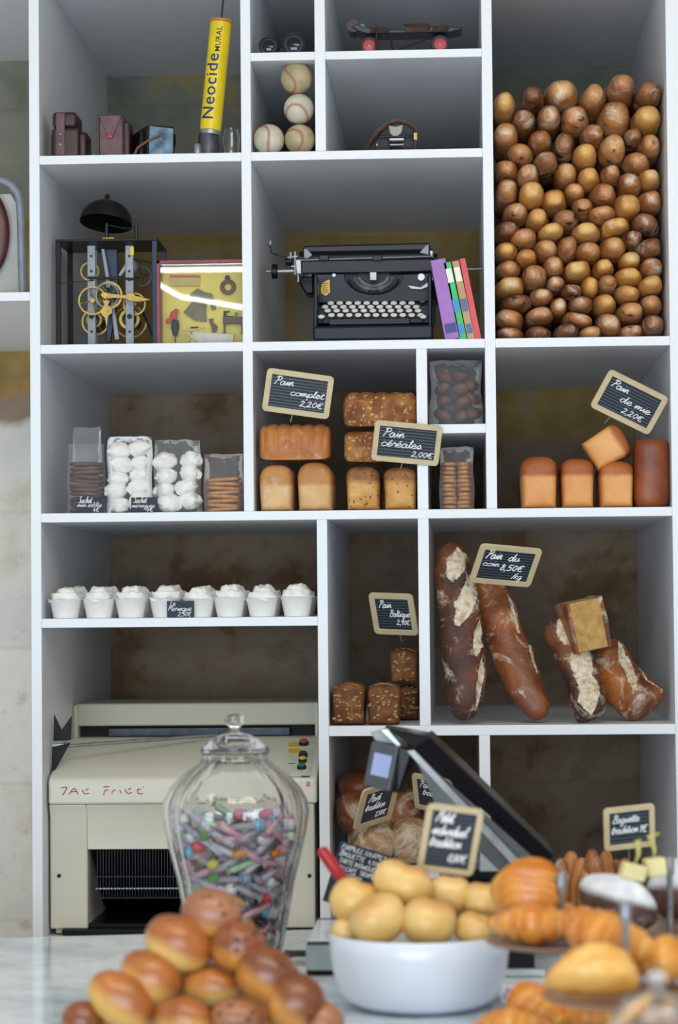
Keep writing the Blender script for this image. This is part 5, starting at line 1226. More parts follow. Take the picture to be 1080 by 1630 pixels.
# ================================================================== LOWER MIDDLE CELL: loaves and signs
def long_loaf(px, py, wpx, hpx, Y, L, mat, label, seed, yaw=0, rollz=0, **k):
    c = at(px, py, Y); s_ = S(Y)
    mb = blob(MB(), L, wpx/2*s_, hpx/2*s_, pe=2.8, se=2.2, amp=.14, ns=2.2, seed=seed, nu=36, nv=36, **k)
    ob = mb.build('country_loaf', mat, None, local=True); place(ob, (c.x, Y+L*.3, c.z), (0, rollz, yaw)); tag(ob, label, 'loaf'); return ob
M['cut_flour'] = bread('floury_rustic_crust', '#6a3c22', '#9a6a44', '#c9a983', 12, .75, .6, .8)
for args in ((592,1352,78,66,.06,.2,'cut_flour','floury round-ended loaf lying behind the black handwritten card',41,.1),
             (657,1345,72,70,.07,.2,'cut_flour','floury loaf with cracked crust lying beside the round-ended one',42,-.1),
             (566,1296,66,74,.12,.22,'rustic_red','glossy brown loaf in shade at the left wall under the customer display',43,.1),
             (640,1300,76,90,.16,.22,'rustic_red','smooth brown loaf standing behind the small tradition sign',44,0),
             (567,1255,60,52,.2,.22,'rustic_red','brown loaf highest at the left of the lower pile',45,.1),
             (700,1310,64,60,.1,.2,'rustic_red','brown loaf behind the monitor in the lower compartment',46,0)):
    ob = long_loaf(*args[:6], M[args[6]], args[7], args[8], args[9])
    mnz = min((ob.matrix_basis @ v.co).z for v in ob.data.vertices)
    if args[8] in (41, 42, 46) or mnz < Z6: settle(ob, Z6)
    settle(ob, None, XP['P5'][1], XP['P6'][0])
sign([(579,1254),(637,1241),(621,1306),(563,1323)], -.02, [('Pavé',.12,.32,.13,.42),('tradition',.06,.6,.12,.72),('1,50€',.5,.88,.11,.4)], 'small slate sign tilted left in front of the lower brown loaves', (.02, 0, 0))
sign([(653,1228),(722,1242),(722,1296),(664,1290)], .05, [('Pavé',.08,.3,.13,.4),('tradition',.15,.58,.13,.75)], 'slate sign mostly hidden behind the monitor stand', (.015, 0, 0), lean=-1)
sign([(683,1277),(769,1288),(755,1398),(662,1384)], -1.63, [('Petit',.1,.2,.11,.38),('individuel',.05,.43,.1,.78),('tradition',.04,.64,.1,.7),('0,80€',.5,.88,.095,.42)], 'large pale framed slate sign planted in the bowl of pale rolls', (.03, .0, .0), border=.09)
# black card with several lines of lettering, leaning in the front
tl, tr, bl = at(543,1338,-1.05), at(623,1363,-1.05), at(533,1392,-1.05)
U = (tr-tl); V = (bl-tl); w_, h = U.length, V.length*1.0; U.normalize(); V = (V-U*V.dot(U)).normalized(); N = U.cross(V)
c_ = tl+U*w_/2+V*h/2
o = thing('menu_card', 'black card covered with white printed handwriting beside a red handle', 'menu card', M=Matrix(((U.x,N.x,-V.x,c_.x),(U.y,N.y,-V.y,c_.y),(U.z,N.z,-V.z,c_.z),(0,0,0,1))))
MB().box((-w_/2, -.001, -h/2-.05), (w_/2, .001, h/2)).build('card_panel', M['label_black'], o, local=True, smooth=False)
tx = MB()
for i, (a_, f_, wd) in enumerate((('FORMULE GOURMET',.05,.88),('BAGUETTE  4,50€',.05,.8),('TARTE INDIVIDUELLE',.08,.86),('OU CAFE  TIRAMISU',.1,.8),('OU DESSERT',.1,.5))):
    write(tx, a_, -w_/2+f_*w_, h/2-(.2+.2*i)*h, h*.085, y=-.0015, width=wd*w_, thick=.0007, slant=.1)
tx.build('white_writing', M['chalk'], o, local=True)
MB().box((-.006, .0012, -h/2-.135), (.006, .005, 0)).build('card_stake', M['stick'], o, local=True)
# ================================================================== LOWER RIGHT CELL: basket of baguettes
bY = -1.1; Z6b = CZ; c = at(925, 1400, bY); bx0, bx1 = at(868, 1400, bY).x, at(1022, 1400, bY).x
o = thing('bread_basket', 'low dark wicker basket holding upright baguettes at the back right of the counter', 'basket', ((bx0+bx1)/2, bY+.08, Z6b+.0006))
wk = simple('dark_wicker', '#4f3a28', .7, var=.3, scale=90, bump=1); bw, bd, bh = (bx1-bx0)/2, .07, .06
mb = MB()
for z in [.004+.0075*i for i in range(8)]:
    pts = [((bw+.004*(i%2))*math.copysign(abs(math.cos(2*PI*i/40))**.5, math.cos(2*PI*i/40)), (bd+.004*(i%2))*math.copysign(abs(math.sin(2*PI*i/40))**.5, math.sin(2*PI*i/40)), z) for i in range(40)]
    mb.tube(pts, .004, 6, closed=True)
mb.build('woven_wall', wk, o, local=True)
mb = MB()
for i in range(20):
    a_ = 2*PI*i/20; mb.cyl((bw*math.copysign(abs(math.cos(a_))**.5, math.cos(a_)), bd*math.copysign(abs(math.sin(a_))**.5, math.sin(a_)), 0), (bw*1.02*math.copysign(abs(math.cos(a_))**.5, math.cos(a_)), bd*math.copysign(abs(math.sin(a_))**.5, math.sin(a_)), bh+.003), .003, seg=6)
mb.build('stakes', wk, o, local=True)
MB().box((-bw*.93, -bd*.93, 0), (bw*.93, bd*.93, .004)).build('basket_floor', wk, o, local=True)
r = random.Random(3)
for i, (px, py, tl_, lab) in enumerate(((886,1372,.2,'pale cut baguette end'),(907,1349,.1,'tall browned baguette'),(922,1362,.25,'floury split baguette'),(945,1342,-.15,'golden baguette'),(965,1350,.1,'shiny dark baguette'),(984,1362,-.1,'short browned baguette'),(897,1362,-.1,'brown baguette'),(932,1372,.12,'split baguette with pale cut side'),(1003,1362,-.25,'slanting brown baguette'))):
    p = at(px, py+6, bY+.045+.05*(i%2)); L = (p.z-Z6b)/math.cos(tl_*.4)-.006; rx = .0185*r.uniform(.9, 1.1)
    def md(t, th, x, y, z): return x*(1+.1*math.sin(t*14)*max(0, math.cos(th+1))), y, z
    ob = blob(MB(), L, rx, rx*.9, pe=2.4, amp=.12, ns=3, seed=i+60, nu=20, nv=30, mod=md).build('baguette', M['complet_top'] if i%3 else M['rustic_red'], None, local=True)
    ob.rotation_euler = (PI/2+.06, tl_*.4, 0); ob.location = (p.x, bY+.085+.022*(i%2)*(1 if i%4 == 1 else -1), Z6b+.006+L/2); settle(ob, Z6b+.005)
    tag(ob, lab+' standing in the wicker basket, '+['far left','second from left','left of middle','at the middle','right of middle','near the right','back left','front middle','far right'][i], 'baguette')
sign([(960,1286),(1041,1279),(1045,1347),(963,1355)], -1.08, [('Baguette',.08,.32,.12,.66),('tradition',.04,.66,.13,.66),('1€',.74,.68,.15,.2)], 'slate sign "Baguette tradition" above the basket of baguettes', (.06, 0, 0))
# ================================================================== COUNTER: candy jar
JY = -1.11; JS = S(JY); jc = at(375, 1300, JY); o = thing('candy_jar', 'tall ribbed clear glass jar with knobbed lid filled with colourful sweets', 'jar', (jc.x, JY, CZ+.0006))
def jz(py): return at(375, py, JY).z-o.location.z
def jr(w_): return w_*JS
outer = [(jr(64),0),(jr(70),.002),(jr(74),jz(1500)),(jr(80),jz(1470)),(jr(92),jz(1400)),(jr(106),jz(1345)),(jr(112),jz(1315)),(jr(115),jz(1290)),(jr(112),jz(1272)),(jr(103),jz(1255)),(jr(88),jz(1238)),(jr(70),jz(1223)),(jr(57),jz(1213)),(jr(51),jz(1206)),(jr(52),jz(1199)),(jr(54),jz(1197))]
th = .0045
inner = [(max(r_-th, .001), z_) for r_, z_ in outer[2:]]; inner = [(inner[0][0]-.006, .010)]+inner
prof = [(.001, 0)]+outer+[(jr(54)-th, jz(1197))]+list(reversed(inner))+[(.001, .009)]
jar = MB().lathe(prof, 96, caps=False, flute=16, famp=.022).build('jar_body', M['jar_glass'], o, local=True, angle=60)
lz = jz(1196.5)
MB().lathe([(.001, lz+.004),(jr(46),lz+.004),(jr(47),lz),(jr(55),lz),(jr(56),lz+.004),(jr(52),lz+jr(8)),(jr(40),lz+jr(19)),(jr(24),lz+jr(27)),(jr(9),lz+jr(31)),(jr(6),lz+jr(36)),(jr(9),lz+jr(39)),(jr(15),lz+jr(45)),(jr(17),lz+jr(51)),(jr(14),lz+jr(57)),(jr(6),lz+jr(60)),(.001,lz+jr(60.5))], 48, caps=False).build('jar_lid', M['jar_glass'], o, local=True)
# sweets
def cmat(n_, c_, r_=.25): return simple('sweet_'+n_, c_, r_, var=.05)
wrapm = plastic_film('sweet_wrapper', .35)
rad = 0
def rin(z):
    for (r0_, z0_), (r1_, z1_) in zip(inner, inner[1:]):
        if z0_ <= z <= z1_: return r0_+(r1_-r0_)*(z-z0_)/max(1e-6, z1_-z0_)
    return inner[-1][0]
kinds = []
def proto(name, label, mb, mat, extra=None):
    ob = mb.build(name, mat, None, local=True, angle=70); tag(ob, label, 'sweet', label.replace(' sweet', ' sweets', 1)); kinds.append(ob); return ob
for n_, c_ in (('red', '#d8343c'), ('pink', '#e58aa8'), ('yellow', '#d9cf4a'), ('blue', '#77c3dc'), ('white', '#e6e6e2')):
    proto('round_sweet', n_+' round sweet in the glass candy jar', MB().ball((0,0,0), .0115, .0115, .0105, 16, 10), cmat(n_, c_))
for n_, c_ in (('lilac', '#c9bed0'), ('pale green', '#a9c9a2'), ('grey', '#a6a3ac'), ('rose', '#d6a5ae')):
    proto('stick_sweet', n_+' wrapped stick sweet in the glass candy jar', MB().tube([(-.028,0,0),(-.022,0,0),(-.019,0,0),(.019,0,0),(.022,0,0),(.028,0,0)], [.008,.003,.006,.006,.003,.008], 10), cmat(n_.replace(' ', '_'), c_))
for n_, c_ in (('green', '#5f9a38'), ('orange', '#dd8a35'), ('dark', '#2a2630'), ('gold', '#c9a348')):
    proto('jelly_sweet', n_+' oval sweet in the glass candy jar', MB().ball((0,0,0), .0155, .009, .008, 16, 10), cmat(n_, c_))
weights = [4, 3, 2, 2, 4, 14, 7, 14, 11, 3, 2, 4, 2]
r = random.Random(21); used = set(); z = .021; lay = 0
while z < jz(1296):
    R_ = rin(z)-.0185
    for ring, rr in enumerate((R_, R_-.025)):
        if rr < .02: continue
        step = .0262; n_ = int(2*PI*rr/step)
        for i in range(n_):
            a_ = 2*PI*(i+.5*(lay%2)+r.uniform(-.1, .1))/n_
            if ring and math.sin(a_) > 0: continue
            k = r.choices(range(len(kinds)), weights)[0]; src = kinds[k]
            ob = src if k not in used else src.copy()
            if k in used: COL.objects.link(ob)
            used.add(k)
            rj = rr-abs(r.gauss(0, .004)); ob.location = (jc.x+rj*math.cos(a_), JY+rj*math.sin(a_), max(o.location.z+.021, o.location.z+z+r.uniform(-.011, .011)))
            ob.rotation_euler = (r.uniform(-.4, .4), r.uniform(-.7, .7), a_+PI/2+r.uniform(-.25, .25))
    z += .0205; lay += 1
for k, ob in enumerate(kinds):
    if k not in used: bpy.data.objects.remove(ob)
# ================================================================== buns pile
BY = -2.0
def bun(cx, cy, w_, h_, Y, rot, mat, label, seed, chips=0, twist=.0, dep=None, score=False):
    c = at(cx, cy, Y); s_ = S(Y); rx, rz = w_/2*s_, h_/2*s_
    ob = thing('milk_bun', label, 'bun', c, (r.uniform(-.12, .12), math.radians(rot), r.uniform(-.15, .15)))
    def md(t, th, x, y, z):
        if score:
            g = math.sin(x/rx*5.5+1.2)*max(0, math.sin(th)); z += rz*.05*g
        return x, y, z
    blob(MB(), (dep or h_*1.02)*s_, rx, rz, pe=2.15, se=2.1, amp=.07, ns=1.6, seed=seed, nu=36, nv=24, mod=md).build('crust', M[mat], ob, local=True)
    if chips:
        q = random.Random(seed); mb = MB()
        for _ in range(chips):
            a_ = q.uniform(-.8, 1.9); b_ = q.uniform(-.3, 1.0); d = Vector((math.sin(a_)*math.cos(b_), -math.cos(a_)*math.cos(b_), math.sin(b_)))
            mb.ball((d.x*rx*.985, d.y*h_*.51*s_*.975, d.z*rz*.985), .0036, nu=8, nv=6, amp=.2)
        mb.build('chocolate_chips', M['chip'], ob, local=True)
    return ob
M['bun2'] = bread('milk_bun', '#cf9a48', '#dcae5c', '#e8c680', 9, 0, .35, .1, top=('#96501f', '#bd7433'), lo=-.012, hi=.006, coat=.3)
M['bun3'] = bread('chocolate_milk_bun', '#b8732e', '#cf8f42', '#dba456', 9, 0, .35, .12, top=('#6a3518', '#965429'), lo=-.014, hi=.004, coat=.35)
M['bun4'] = bread('brown_chip_bun', '#c98f45', '#d9a554', '#e0b365', 9, 0, .4, .12, top=('#8f5533', '#ad7450'), lo=-.018, hi=-.004, coat=.25)
for a_ in ((337,1455,96,80,-2.0,10,'bun4','round bun with chocolate chips at the very top of the pile',1,9),
    (284,1501,108,86,-2.03,26,'bun2','glossy long bun just left below the topmost bun',2,0),
    (381,1506,88,82,-2.03,8,'bun3','dark chocolate chip bun just right below the topmost bun',3,10),
    (240,1557,104,84,-2.05,28,'bun2','rounded brown bun, second from the left edge of the pile, third row',4,0),
    (337,1571,90,58,-2.04,2,'bun2','small flat bun in the centre of the pile, under the two large ones',5,0),
    (426,1552,102,88,-2.06,32,'bun3','chocolate chip bun at the right flank of the pile, third row',6,7),
    (194,1592,118,82,-2.08,36,'bun2','long pale-sided bun jutting out at the left flank of the pile',7,0),
    (292,1622,94,70,-2.10,4,'bun2','brown bun in the bottom row, left of centre, of the pile',8,0),
    (377,1621,84,62,-2.10,4,'bun4','bun with few chips in the bottom row, right of centre',9,5),
    (472,1597,92,92,-2.08,42,'bun3','chocolate chip bun low on the right flank above the last bun',10,5),
    (131,1626,68,66,-2.08,10,'bun3','bun at the bottom left corner of the pile',11,0),
    (514,1630,68,70,-2.08,30,'bun4','bun at the bottom right corner of the pile',12,0)):
    bun(*a_, score=(a_[6] == 'bun2'))
for i, (px, py) in enumerate(((250,1622),(320,1622),(400,1622),(285,1575),(385,1575),(337,1530),(200,1626),(455,1626))):
    bun(px, py, 84, 66, -1.95, 3, 'bun2', 'bun in the shaded back of the pile, behind the front ones', 40+i)['group'] = 'buns in the shaded back of the pile'
# ================================================================== bowl of pale rolls
OY = -1.70; bc = at(668, 1500, OY); RB = 143*S(OY); hb = .113
o = thing('serving_bowl', 'large white porcelain bowl filled with pale golden rolls', 'bowl', (bc.x, OY, CZ+.0006))
po = [(.001, 0), (RB*.60, 0), (RB*.68, .003), (RB*.82, .013), (RB*.905, .03), (RB*.965, .058), (RB*.99, .085), (RB, hb-.002), (RB-.002, hb), (RB-.005, hb-.002), (RB*.96, .08), (RB*.925, .055), (RB*.865, .034), (RB*.78, .018), (RB*.6, .009), (.001, .007)]
MB().lathe(po, 72, caps=False).build('bowl_body', M['bowl'], o, local=True, angle=60)
for i, (px, py, w_, h_, Y, rt) in enumerate(((563,1432,74,72,-1.70,20),(601,1462,88,82,-1.765,-30),(641,1405,92,72,-1.70,18),(714,1425,72,62,-1.665,5),(683,1468,92,78,-1.775,10),(756,1480,64,56,-1.755,20),(768,1434,60,58,-1.68,0),(549,1484,46,44,-1.72,0))):
    c = at(px, py, Y); s_ = S(Y)
    ob = blob(MB(), h_*1.0*s_, w_/2*s_, h_/2*s_, pe=2.3, se=2.3, amp=.17, ns=1.5, seed=80+i, nu=36, nv=26, mod=lambda t, th, x, y, z: (x, y, z*(1-.13*math.exp(-((x/.012+math.sin(t*2)*.8)**2))*(z > 0)))).build('bread_roll', M['pale_roll'], None, local=True)
    place(ob, c, (rng.uniform(-.3, .3), math.radians(rt), rng.uniform(-.5, .5)))
    tag(ob, 'pale golden roll in the white bowl, '+['at the left rim below the red handle','large and low at left front','highest, below the large framed sign','behind, right of the sign pick','large and round at the front centre','low at the right front','beside the big croissant','smallest, peeping over the left rim'][i], 'bread roll')
for i in range(7):
    a_ = 2*PI*i/7; rr = RB*.48 if i else 0
    ob = blob(MB(), .06, .034, .028, pe=2.2, se=2.1, amp=.1, ns=1.8, seed=100+i, nu=20, nv=14).build('bread_roll', M['pale_roll'], None, local=True)
    place(ob, (bc.x+rr*math.cos(a_), OY+rr*math.sin(a_)+.01, CZ+.05)); tag(ob, 'pale roll deep inside the white bowl under the others', 'bread roll', 'rolls deep inside the white bowl')
# red handled bread knife standing behind the bowl
p0, p1 = at(510, 1350, -1.5), at(553, 1410, -1.5); d = (p1-p0).normalized()
o = thing('bread_knife', 'bread knife with red handle standing beside the white bowl', 'knife', p1)
MB().tube([p0, p0+d*.004, p0+d*.03, p1-d*.01, p1], [.004, .0095, .0105, .010, .008], 16).build('red_handle', simple('red_plastic_handle', '#b3202a', .35), o)
kk = (p1.z-CZ-.003)/-d.z if d.z < 0 else .1
e = p1+d*(p1.z-CZ-.002)/abs(d.z)
MB().hexa([p1+Vector((-.008,0,0)), p1+Vector((.008,0,0)), e+Vector((.004,0,0)), e+Vector((-.006,0,.0))], (0, .0015, 0)).build('blade', M['steel'], o, smooth=False)
# ================================================================== cash register (tilted screen seen from its side)
o = thing('cash_register', 'black cash register with tilted screen and small customer display', 'cash register', (at(740, 1500, -1.25).x, -1.2, CZ+.0006))
gl = simple('register_black', '#121115', .25, var=.15, spec=.2); gg = simple('register_grey', '#8d9090', .3, var=.12, scale=6); gs = simple('register_silver', '#b4b8ba', .35, .5, var=.08)
def quad(ps, off, name, mat, bev=.002): return MB().hexa([at(*p) for p in ps], off).build(name, mat, o, smooth=False, bevel=bev)
quad([(686,1172,-1.28),(883,1362,-1.28),(868,1378,-1.27),(656,1190,-1.27)], (0, .2, .0), 'screen_case', gl)
quad([(612,1158,-1.16),(688,1172,-1.28),(660,1191,-1.27),(640,1188,-1.16)], (0, .12, .0), 'screen_case_end', gl)
quad([(655,1193,-1.25),(866,1379,-1.25),(800,1392,-1.2),(699,1292,-1.2)], (0, .02, 0), 'screen_back', gg)
quad([(648,1196,-1.27),(660,1194,-1.27),(842,1384,-1.24),(826,1388,-1.24)], (0, .01, 0), 'silver_trim', gs, .001)
quad([(604,1162,-1.18),(618,1160,-1.18),(641,1186,-1.18),(634,1191,-1.18)], (0, .03, 0), 'hinge_cover', gs, .002)
quad([(590,1166,-1.17),(612,1162,-1.17),(640,1188,-1.17),(598,1180,-1.17)], (0, .02, 0), 'hinge_plate', gg, .002)
quad([(769,1313,-1.22),(786,1309,-1.22),(850,1372,-1.22),(836,1384,-1.22)], (0, .03, 0), 'support_arm', gl)
quad([(765,1352,-1.2),(786,1358,-1.2),(812,1388,-1.2),(764,1388,-1.2)], (0, .02, 0), 'highlight_wedge', gs)  # triangular highlight under the screen, put in as a pale silver wedge
quad([(700,1384,-1.15),(880,1384,-1.15),(880,1402,-1.15),(700,1402,-1.15)], (0, .12, 0), 'printer_unit', gl)
MB().box((at(715,1400,-1.2).x, -1.13, CZ+.001), (at(790,1400,-1.2).x, -1.05, at(740,1395,-1.13).z)).build('column', gl, o, bevel=.004)
# base: drawer, seen left and right of the bowl
a_ = at(488, 1546, -1.38); b_ = at(852, 1560, -1.38)
MB().box((a_.x, -1.38, CZ+.001), (b_.x, -1.04, CZ+.052)).build('drawer', gl, o, bevel=.003)
MB().box((a_.x, -1.39, CZ+.010), (at(560,1560,-1.38).x, -1.381, CZ+.050)).build('grey_front', simple('grey_green_front', '#8c9a9c', .25), o, bevel=.001)
MB().box((at(795,1560,-1.38).x, -1.40, CZ+.001), (at(868,1560,-1.38).x, -1.382, CZ+.012)).build('silver_edge', gs, o, bevel=.001)
MB().box((a_.x+.002, -1.36, CZ+.0525), (at(545,1546,-1.38).x, -1.1, CZ+.056)).build('white_tray', M['bowl'], o, bevel=.001)
# customer display
tl, tr, bl = at(592,1180,-1.2), at(634,1190,-1.22), at(579,1250,-1.2); U = (tr-tl); V = (bl-tl); w_, h = U.length, V.length; U.normalize(); V = (V-U*V.dot(U)).normalized(); N = U.cross(V); c_ = tl+U*w_/2+V*h/2
def CD(x, y, z): return c_+U*x+N*y-V*z
MB().hexa([CD(-w_/2,0,h/2),CD(w_/2,0,h/2),CD(w_/2,0,-h/2),CD(-w_/2,0,-h/2)], N*.03).build('customer_display', simple('display_grey', '#4a4b4e', .35), o, smooth=False, bevel=.002)
MB().hexa([CD(w_/2,.004,h/2),CD(w_/2+.022,.012,h/2),CD(w_/2+.012,.012,-h/2),CD(w_/2,.004,-h/2)], N*.03).build('display_side', gl, o, smooth=False, bevel=.002)
MB().hexa([CD(-w_*.3,-.001,h*.28),CD(w_*.36,-.001,h*.28),CD(w_*.36,-.001,-h*.22),CD(-w_*.3,-.001,-h*.22)], N*.0012).build('display_window', simple('pale_blue_screen', '#98a6d0', .3, var=.02), o, smooth=False)
# ================================================================== cable and paper on the counter
pts = []
p0, p1 = at(455, 1524, -1.19), at(524, 1520, -1.19)
for i in range(60):
    t_ = i/59; p = p0.lerp(p1, t_); k = max(0, 1-t_*1.6)
    pts.append((p.x, -1.19+.007*math.cos(t_*95)*k+.01*math.sin(t_*5), CZ+.0085+.004*math.sin(t_*95)*k))
ob = MB().tube(pts, [.0035+.0035*(i/59) for i in range(60)], 8).build('coiled_cable', M['rubber'], None); tag(ob, 'short dark coiled cable lying on the counter left of the bowl', 'cable')
q = [atz(*p, CZ+.0008) for p in ((790,1568),(868,1566),(880,1592),(800,1596))]
ob = MB().hexa(q, (0, 0, .001)).build('paper_sheet', simple('white_paper', '#dfe6f5', .8, var=.01), None, smooth=False); tag(ob, 'white paper sheet with blue pen mark lying right of the bowl', 'paper')
mk = MB().tube([atz(806+4*math.sin(i*.8), 1572+2.2*i, CZ+.0024) for i in range(9)], .0007, 5).build('pen_mark', M['blue_ink'], ob)
# ================================================================== stands with croissants and chocolate buns
plate_m = simple('brown_stoneware', '#9a7560', .3, var=.1, scale=10, coat=.3)
def stand(px, py_plate, Rpx, Y, rod_top, label, lower=None):
    c = at(px, py_plate, Y); Rr = Rpx*S(Y); zp = c.z-CZ; o = thing('cake_stand', label, 'cake stand', (c.x, Y, CZ+.0006))
    MB().lathe([(.001, zp-.006), (Rr*.6, zp-.006), (Rr*.95, zp+.001), (Rr, zp+.006), (Rr*.985, zp+.0075), (Rr*.93, zp+.003), (Rr*.6, zp-.001), (.001, zp-.001)], 64, caps=False).build('upper_plate', plate_m, o, local=True)
    MB().lathe([(.001, .0), (Rr*.62, .0), (Rr*.64, .004), (Rr*.6, .006), (.001, .006)], 48, caps=False).build('foot_plate', plate_m, o, local=True)
    zt = at(px, rod_top, Y).z-CZ
    MB().lathe([(.0055, .006), (.0055, zp-.006)], 20).build('lower_rod', M['steel'], o, local=True)
    MB().lathe([(.0045, zp-.001), (.0048, zt-.03), (.0072, zt-.024), (.0075, zt-.002), (.006, zt)], 20).build('upper_rod', M['steel'], o, local=True)
    return o, c, zp+CZ
st1, c1, z1_ = stand(895, 1503, 122, -1.93, 1390, 'cake stand with brown plate of croissants right of the white bowl')
st2, c2, z2_ = stand(998, 1592, 134, -2.32, 1437, 'nearest cake stand with brown plate carrying a large turnover')
st3, c3, z3_ = stand(1068, 1482, 118, -1.62, 1365, 'cake stand with brown plate of sugared chocolate buns at right edge')
def croissant(L, rr, seed, bendr=.35, n=3.4, mat='croissant'):
    def md(t, th, x, y, z):
        q = (abs(t)*n) % 1.0; k = (1-.55*abs(t)**1.6)*(1.12-.24*q**2) if abs(t) > .08 else 1.12
        return x*k, y, z*k
    def bd(x, y, z): return x+bendr*L*((2*y/L)**2)*.5, y, z-.10*L*(2*y/L)**2*.3
    mb = blob(MB(), L, rr, rr*.86, pe=3.4, se=2, amp=.07, ns=2.4, seed=seed, nu=36, nv=96, mod=md, bend=bd)
    ob = mb.build('croissant', M[mat], None, local=True, angle=60); at_ = ob.data.attributes.new('slash', 'FLOAT', 'POINT')
    pts = {tuple(round(c_, 6) for c_ in mb.v[j*36+i]): (.42 if (abs(math.sin(-PI/2+PI*j/96))*n) % 1.0 > .78 else 0) for j in range(97) for i in range(36)}
    for v in ob.data.vertices: at_.data[v.index].value = pts.get(tuple(round(c_, 6) for c_ in v.co), 0)
    return ob
def putc(px, py, Y, L, rpx, rot, label, seed, mat='croissant', zmin=None, **k):
    ob = croissant(L, rpx*S(Y), seed, mat=mat, **k); place(ob, at(px, py, Y), tuple(math.radians(a) for a in rot)); tag(ob, label, 'croissant')
    if zmin and min((ob.matrix_basis @ v.co).z for v in ob.data.vertices) < zmin: settle(ob, zmin)
    return ob
putc(842, 1418, -1.90, .125, 53, (34, 0, -8), 'big croissant seen end-on with ring-like layers, resting highest beside the bowl', 1, bendr=.12, n=5)
putc(850, 1491, -1.99, .135, 34, (0, 0, 84), 'croissant lying sideways along the left rim of the middle brown plate', 2, zmin=z1_+.007, bendr=.3)
putc(930, 1474, -1.96, .125, 30, (0, 0, 100), 'croissant lying behind the steel rod on the plate right of the bowl', 3, zmin=z1_+.007, bendr=.3)
putc(865, 1470, -1.86, .11, 30, (0, 0, 70), 'croissant in the second row at the back of the left plate', 8, zmin=z1_+.007)
putc(962, 1494, -2.26, .13, 46, (10, 0, 60), 'curved croissant behind the turnover on the nearest stand', 4, zmin=z2_+.03)
putc(1060, 1535, -2.25, .12, 40, (0, 0, 80), 'pale croissant cut by the right edge of the picture', 5, 'croissant_pale', zmin=z2_+.008)
putc(848, 1602, -2.1, .11, 38, (20, 0, 40), 'brown croissant low on the counter under the left plate', 6, zmin=CZ+.001, bendr=.4)
putc(815, 1640, -2.2, .11, 40, (0, 0, 80), 'brown croissant at the bottom edge of the picture', 7, zmin=CZ+.001)
putc(945, 1618, -2.14, .11, 36, (0, 0, 60), 'brown croissant in shade beneath the nearest plate', 9, zmin=CZ+.001)
# large folded turnover on the nearest plate
Yt = -2.36; s_ = S(Yt); c = at(938, 1552, Yt); mb = MB(); vs = []; fs = []; nu, nv = 40, 20
out = [(-76,26),(-58,2),(-30,-24),(2,-40),(36,-38),(62,-22),(78,8),(80,32),(40,40),(0,42),(-40,38)]
no = len(out)
def op(a):
    f_ = a*no; i = int(f_)%no; t_ = f_-int(f_); p, q = out[i], out[(i+1)%no]; return p[0]+(q[0]-p[0])*t_, p[1]+(q[1]-p[1])*t_
for j in range(nv+1):
    ph = -PI/2+PI*j/nv; k = math.cos(ph)**.7 if 0 < j < nv else 0; y = math.sin(ph)*.04
    for i in range(nu):
        x, z = op(i/nu); q = 1+.05*noise.noise(Vector((x*.04, z*.04, y*30))); rg = .0012*math.sin((x*.8+z)*.16)
        vs.append((x*k*s_*q, y+rg, -z*k*s_*q))
for j in range(nv):
    for i in range(nu): fs.append((j*nu+i, j*nu+(i+1)%nu, (j+1)*nu+(i+1)%nu, (j+1)*nu+i))
ob = mb.add(vs, fs).build('turnover', M['croissant_pale'], None, local=True, angle=60); place(ob, c, (math.radians(-28), 0, 0)); settle(ob, z2_+.008); tag(ob, 'large golden puff pastry turnover on the nearest stand', 'pastry')
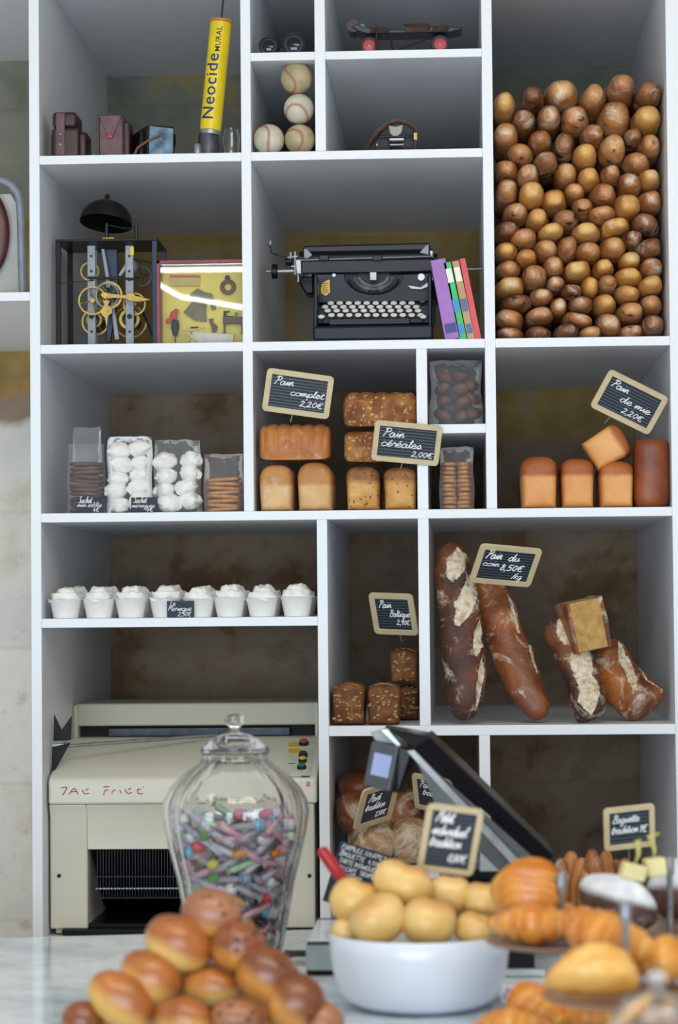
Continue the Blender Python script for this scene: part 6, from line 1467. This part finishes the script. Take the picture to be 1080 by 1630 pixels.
# sugared chocolate buns
M['choc_sugar'] = bread('sugared_chocolate_bun', '#2f1d19', '#4c312a', '#66463c', 16, .1, .7, .5, top=('#c4c6d0', '#f4f6fa'), lo=.002, hi=.014)
for i, (px, py, w_, h_, Y, lab) in enumerate(((985,1424,128,86,-1.70,'large chocolate bun dusted with icing sugar, left on the right-hand plate'),(1078,1424,92,96,-1.54,'sugar-dusted chocolate bun at the right edge behind the steel rod'))):
    c = at(px, py, Y); s_ = S(Y)
    ob = blob(MB(), .085, w_/2*s_, h_/2*s_, pe=2.2, se=2.1, amp=.16, ns=2, seed=120+i, nu=40, nv=26).build('chocolate_bun', M['choc_sugar'], None, local=True)
    place(ob, c, (0, math.radians(14 if i == 0 else -5), 0)); tag(ob, lab, 'bun')
    settle(ob, z3_+.008)
for i, (px, py, rz, lab) in enumerate(((1008,1388,14,'left pale cake cube with a twisted yellow pick on the sugared bun'),(1043,1380,-6,'right pale cake cube with a twisted yellow pick beside the steel rod'))):
    Y = -1.70+.04*i; c = at(px, py, Y); s_ = S(Y); o = thing('cake_cube', lab, 'cake', c, (0, math.radians(rz), .2))
    MB().box((-19*s_, -.014, -12*s_), (19*s_, .014, 13*s_)).build('cube', simple('pale_cake', '#e3d8a0', .8, var=.05), o, local=True, bevel=.003) if not i else MB().box((-16*s_, -.014, -14*s_), (16*s_, .014, 14*s_)).build('cube', bpy.data.materials['pale_cake'], o, local=True, bevel=.003)
    yp = bpy.data.materials.get('yellow_pick') or simple('yellow_pick', '#c3ba6a', .5)
    MB().tube([(0, 0, .0), (.001, 0, .018), (.003, 0, .026), (.001, 0, .034), (-.004, 0, .046), (.002+.012*i, 0, .05)], [.0013, .0013, .003, .004, .0045, .001], 8).build('twisted_pick', yp, o, local=True)
# glass dome at the very front right
Y = -2.95; c = at(1048, 1700, Y); R_ = 92*S(Y); zt = at(1048, 1572, Y).z-CZ
o = thing('glass_dome', 'clear glass dome at the bottom right corner, nearest to the viewer', 'glass dome', (c.x, Y, CZ+.0006))
pr = [(R_, 0), (R_, zt*.6), (R_*.9, zt*.8), (R_*.6, zt*.93), (R_*.2, zt*.985), (.001, zt)]
MB().lathe(pr+[(max(.001, a_-.003), b_-.003 if b_ > 0 else 0) for a_, b_ in reversed(pr)], 40, caps=False).build('dome', M['glass'], o, local=True)
MB().ball((0, 0, zt+.008), .009).build('dome_knob', M['glass'], o, local=True)
ob = blob(MB(), .07, .035, .028, pe=2.2, amp=.1, ns=2, seed=140).build('pastry', M['croissant'], None, local=True); place(ob, (c.x, Y, CZ+.03)); settle(ob, CZ+.001); tag(ob, 'small pastry under the glass dome at the bottom right', 'pastry')
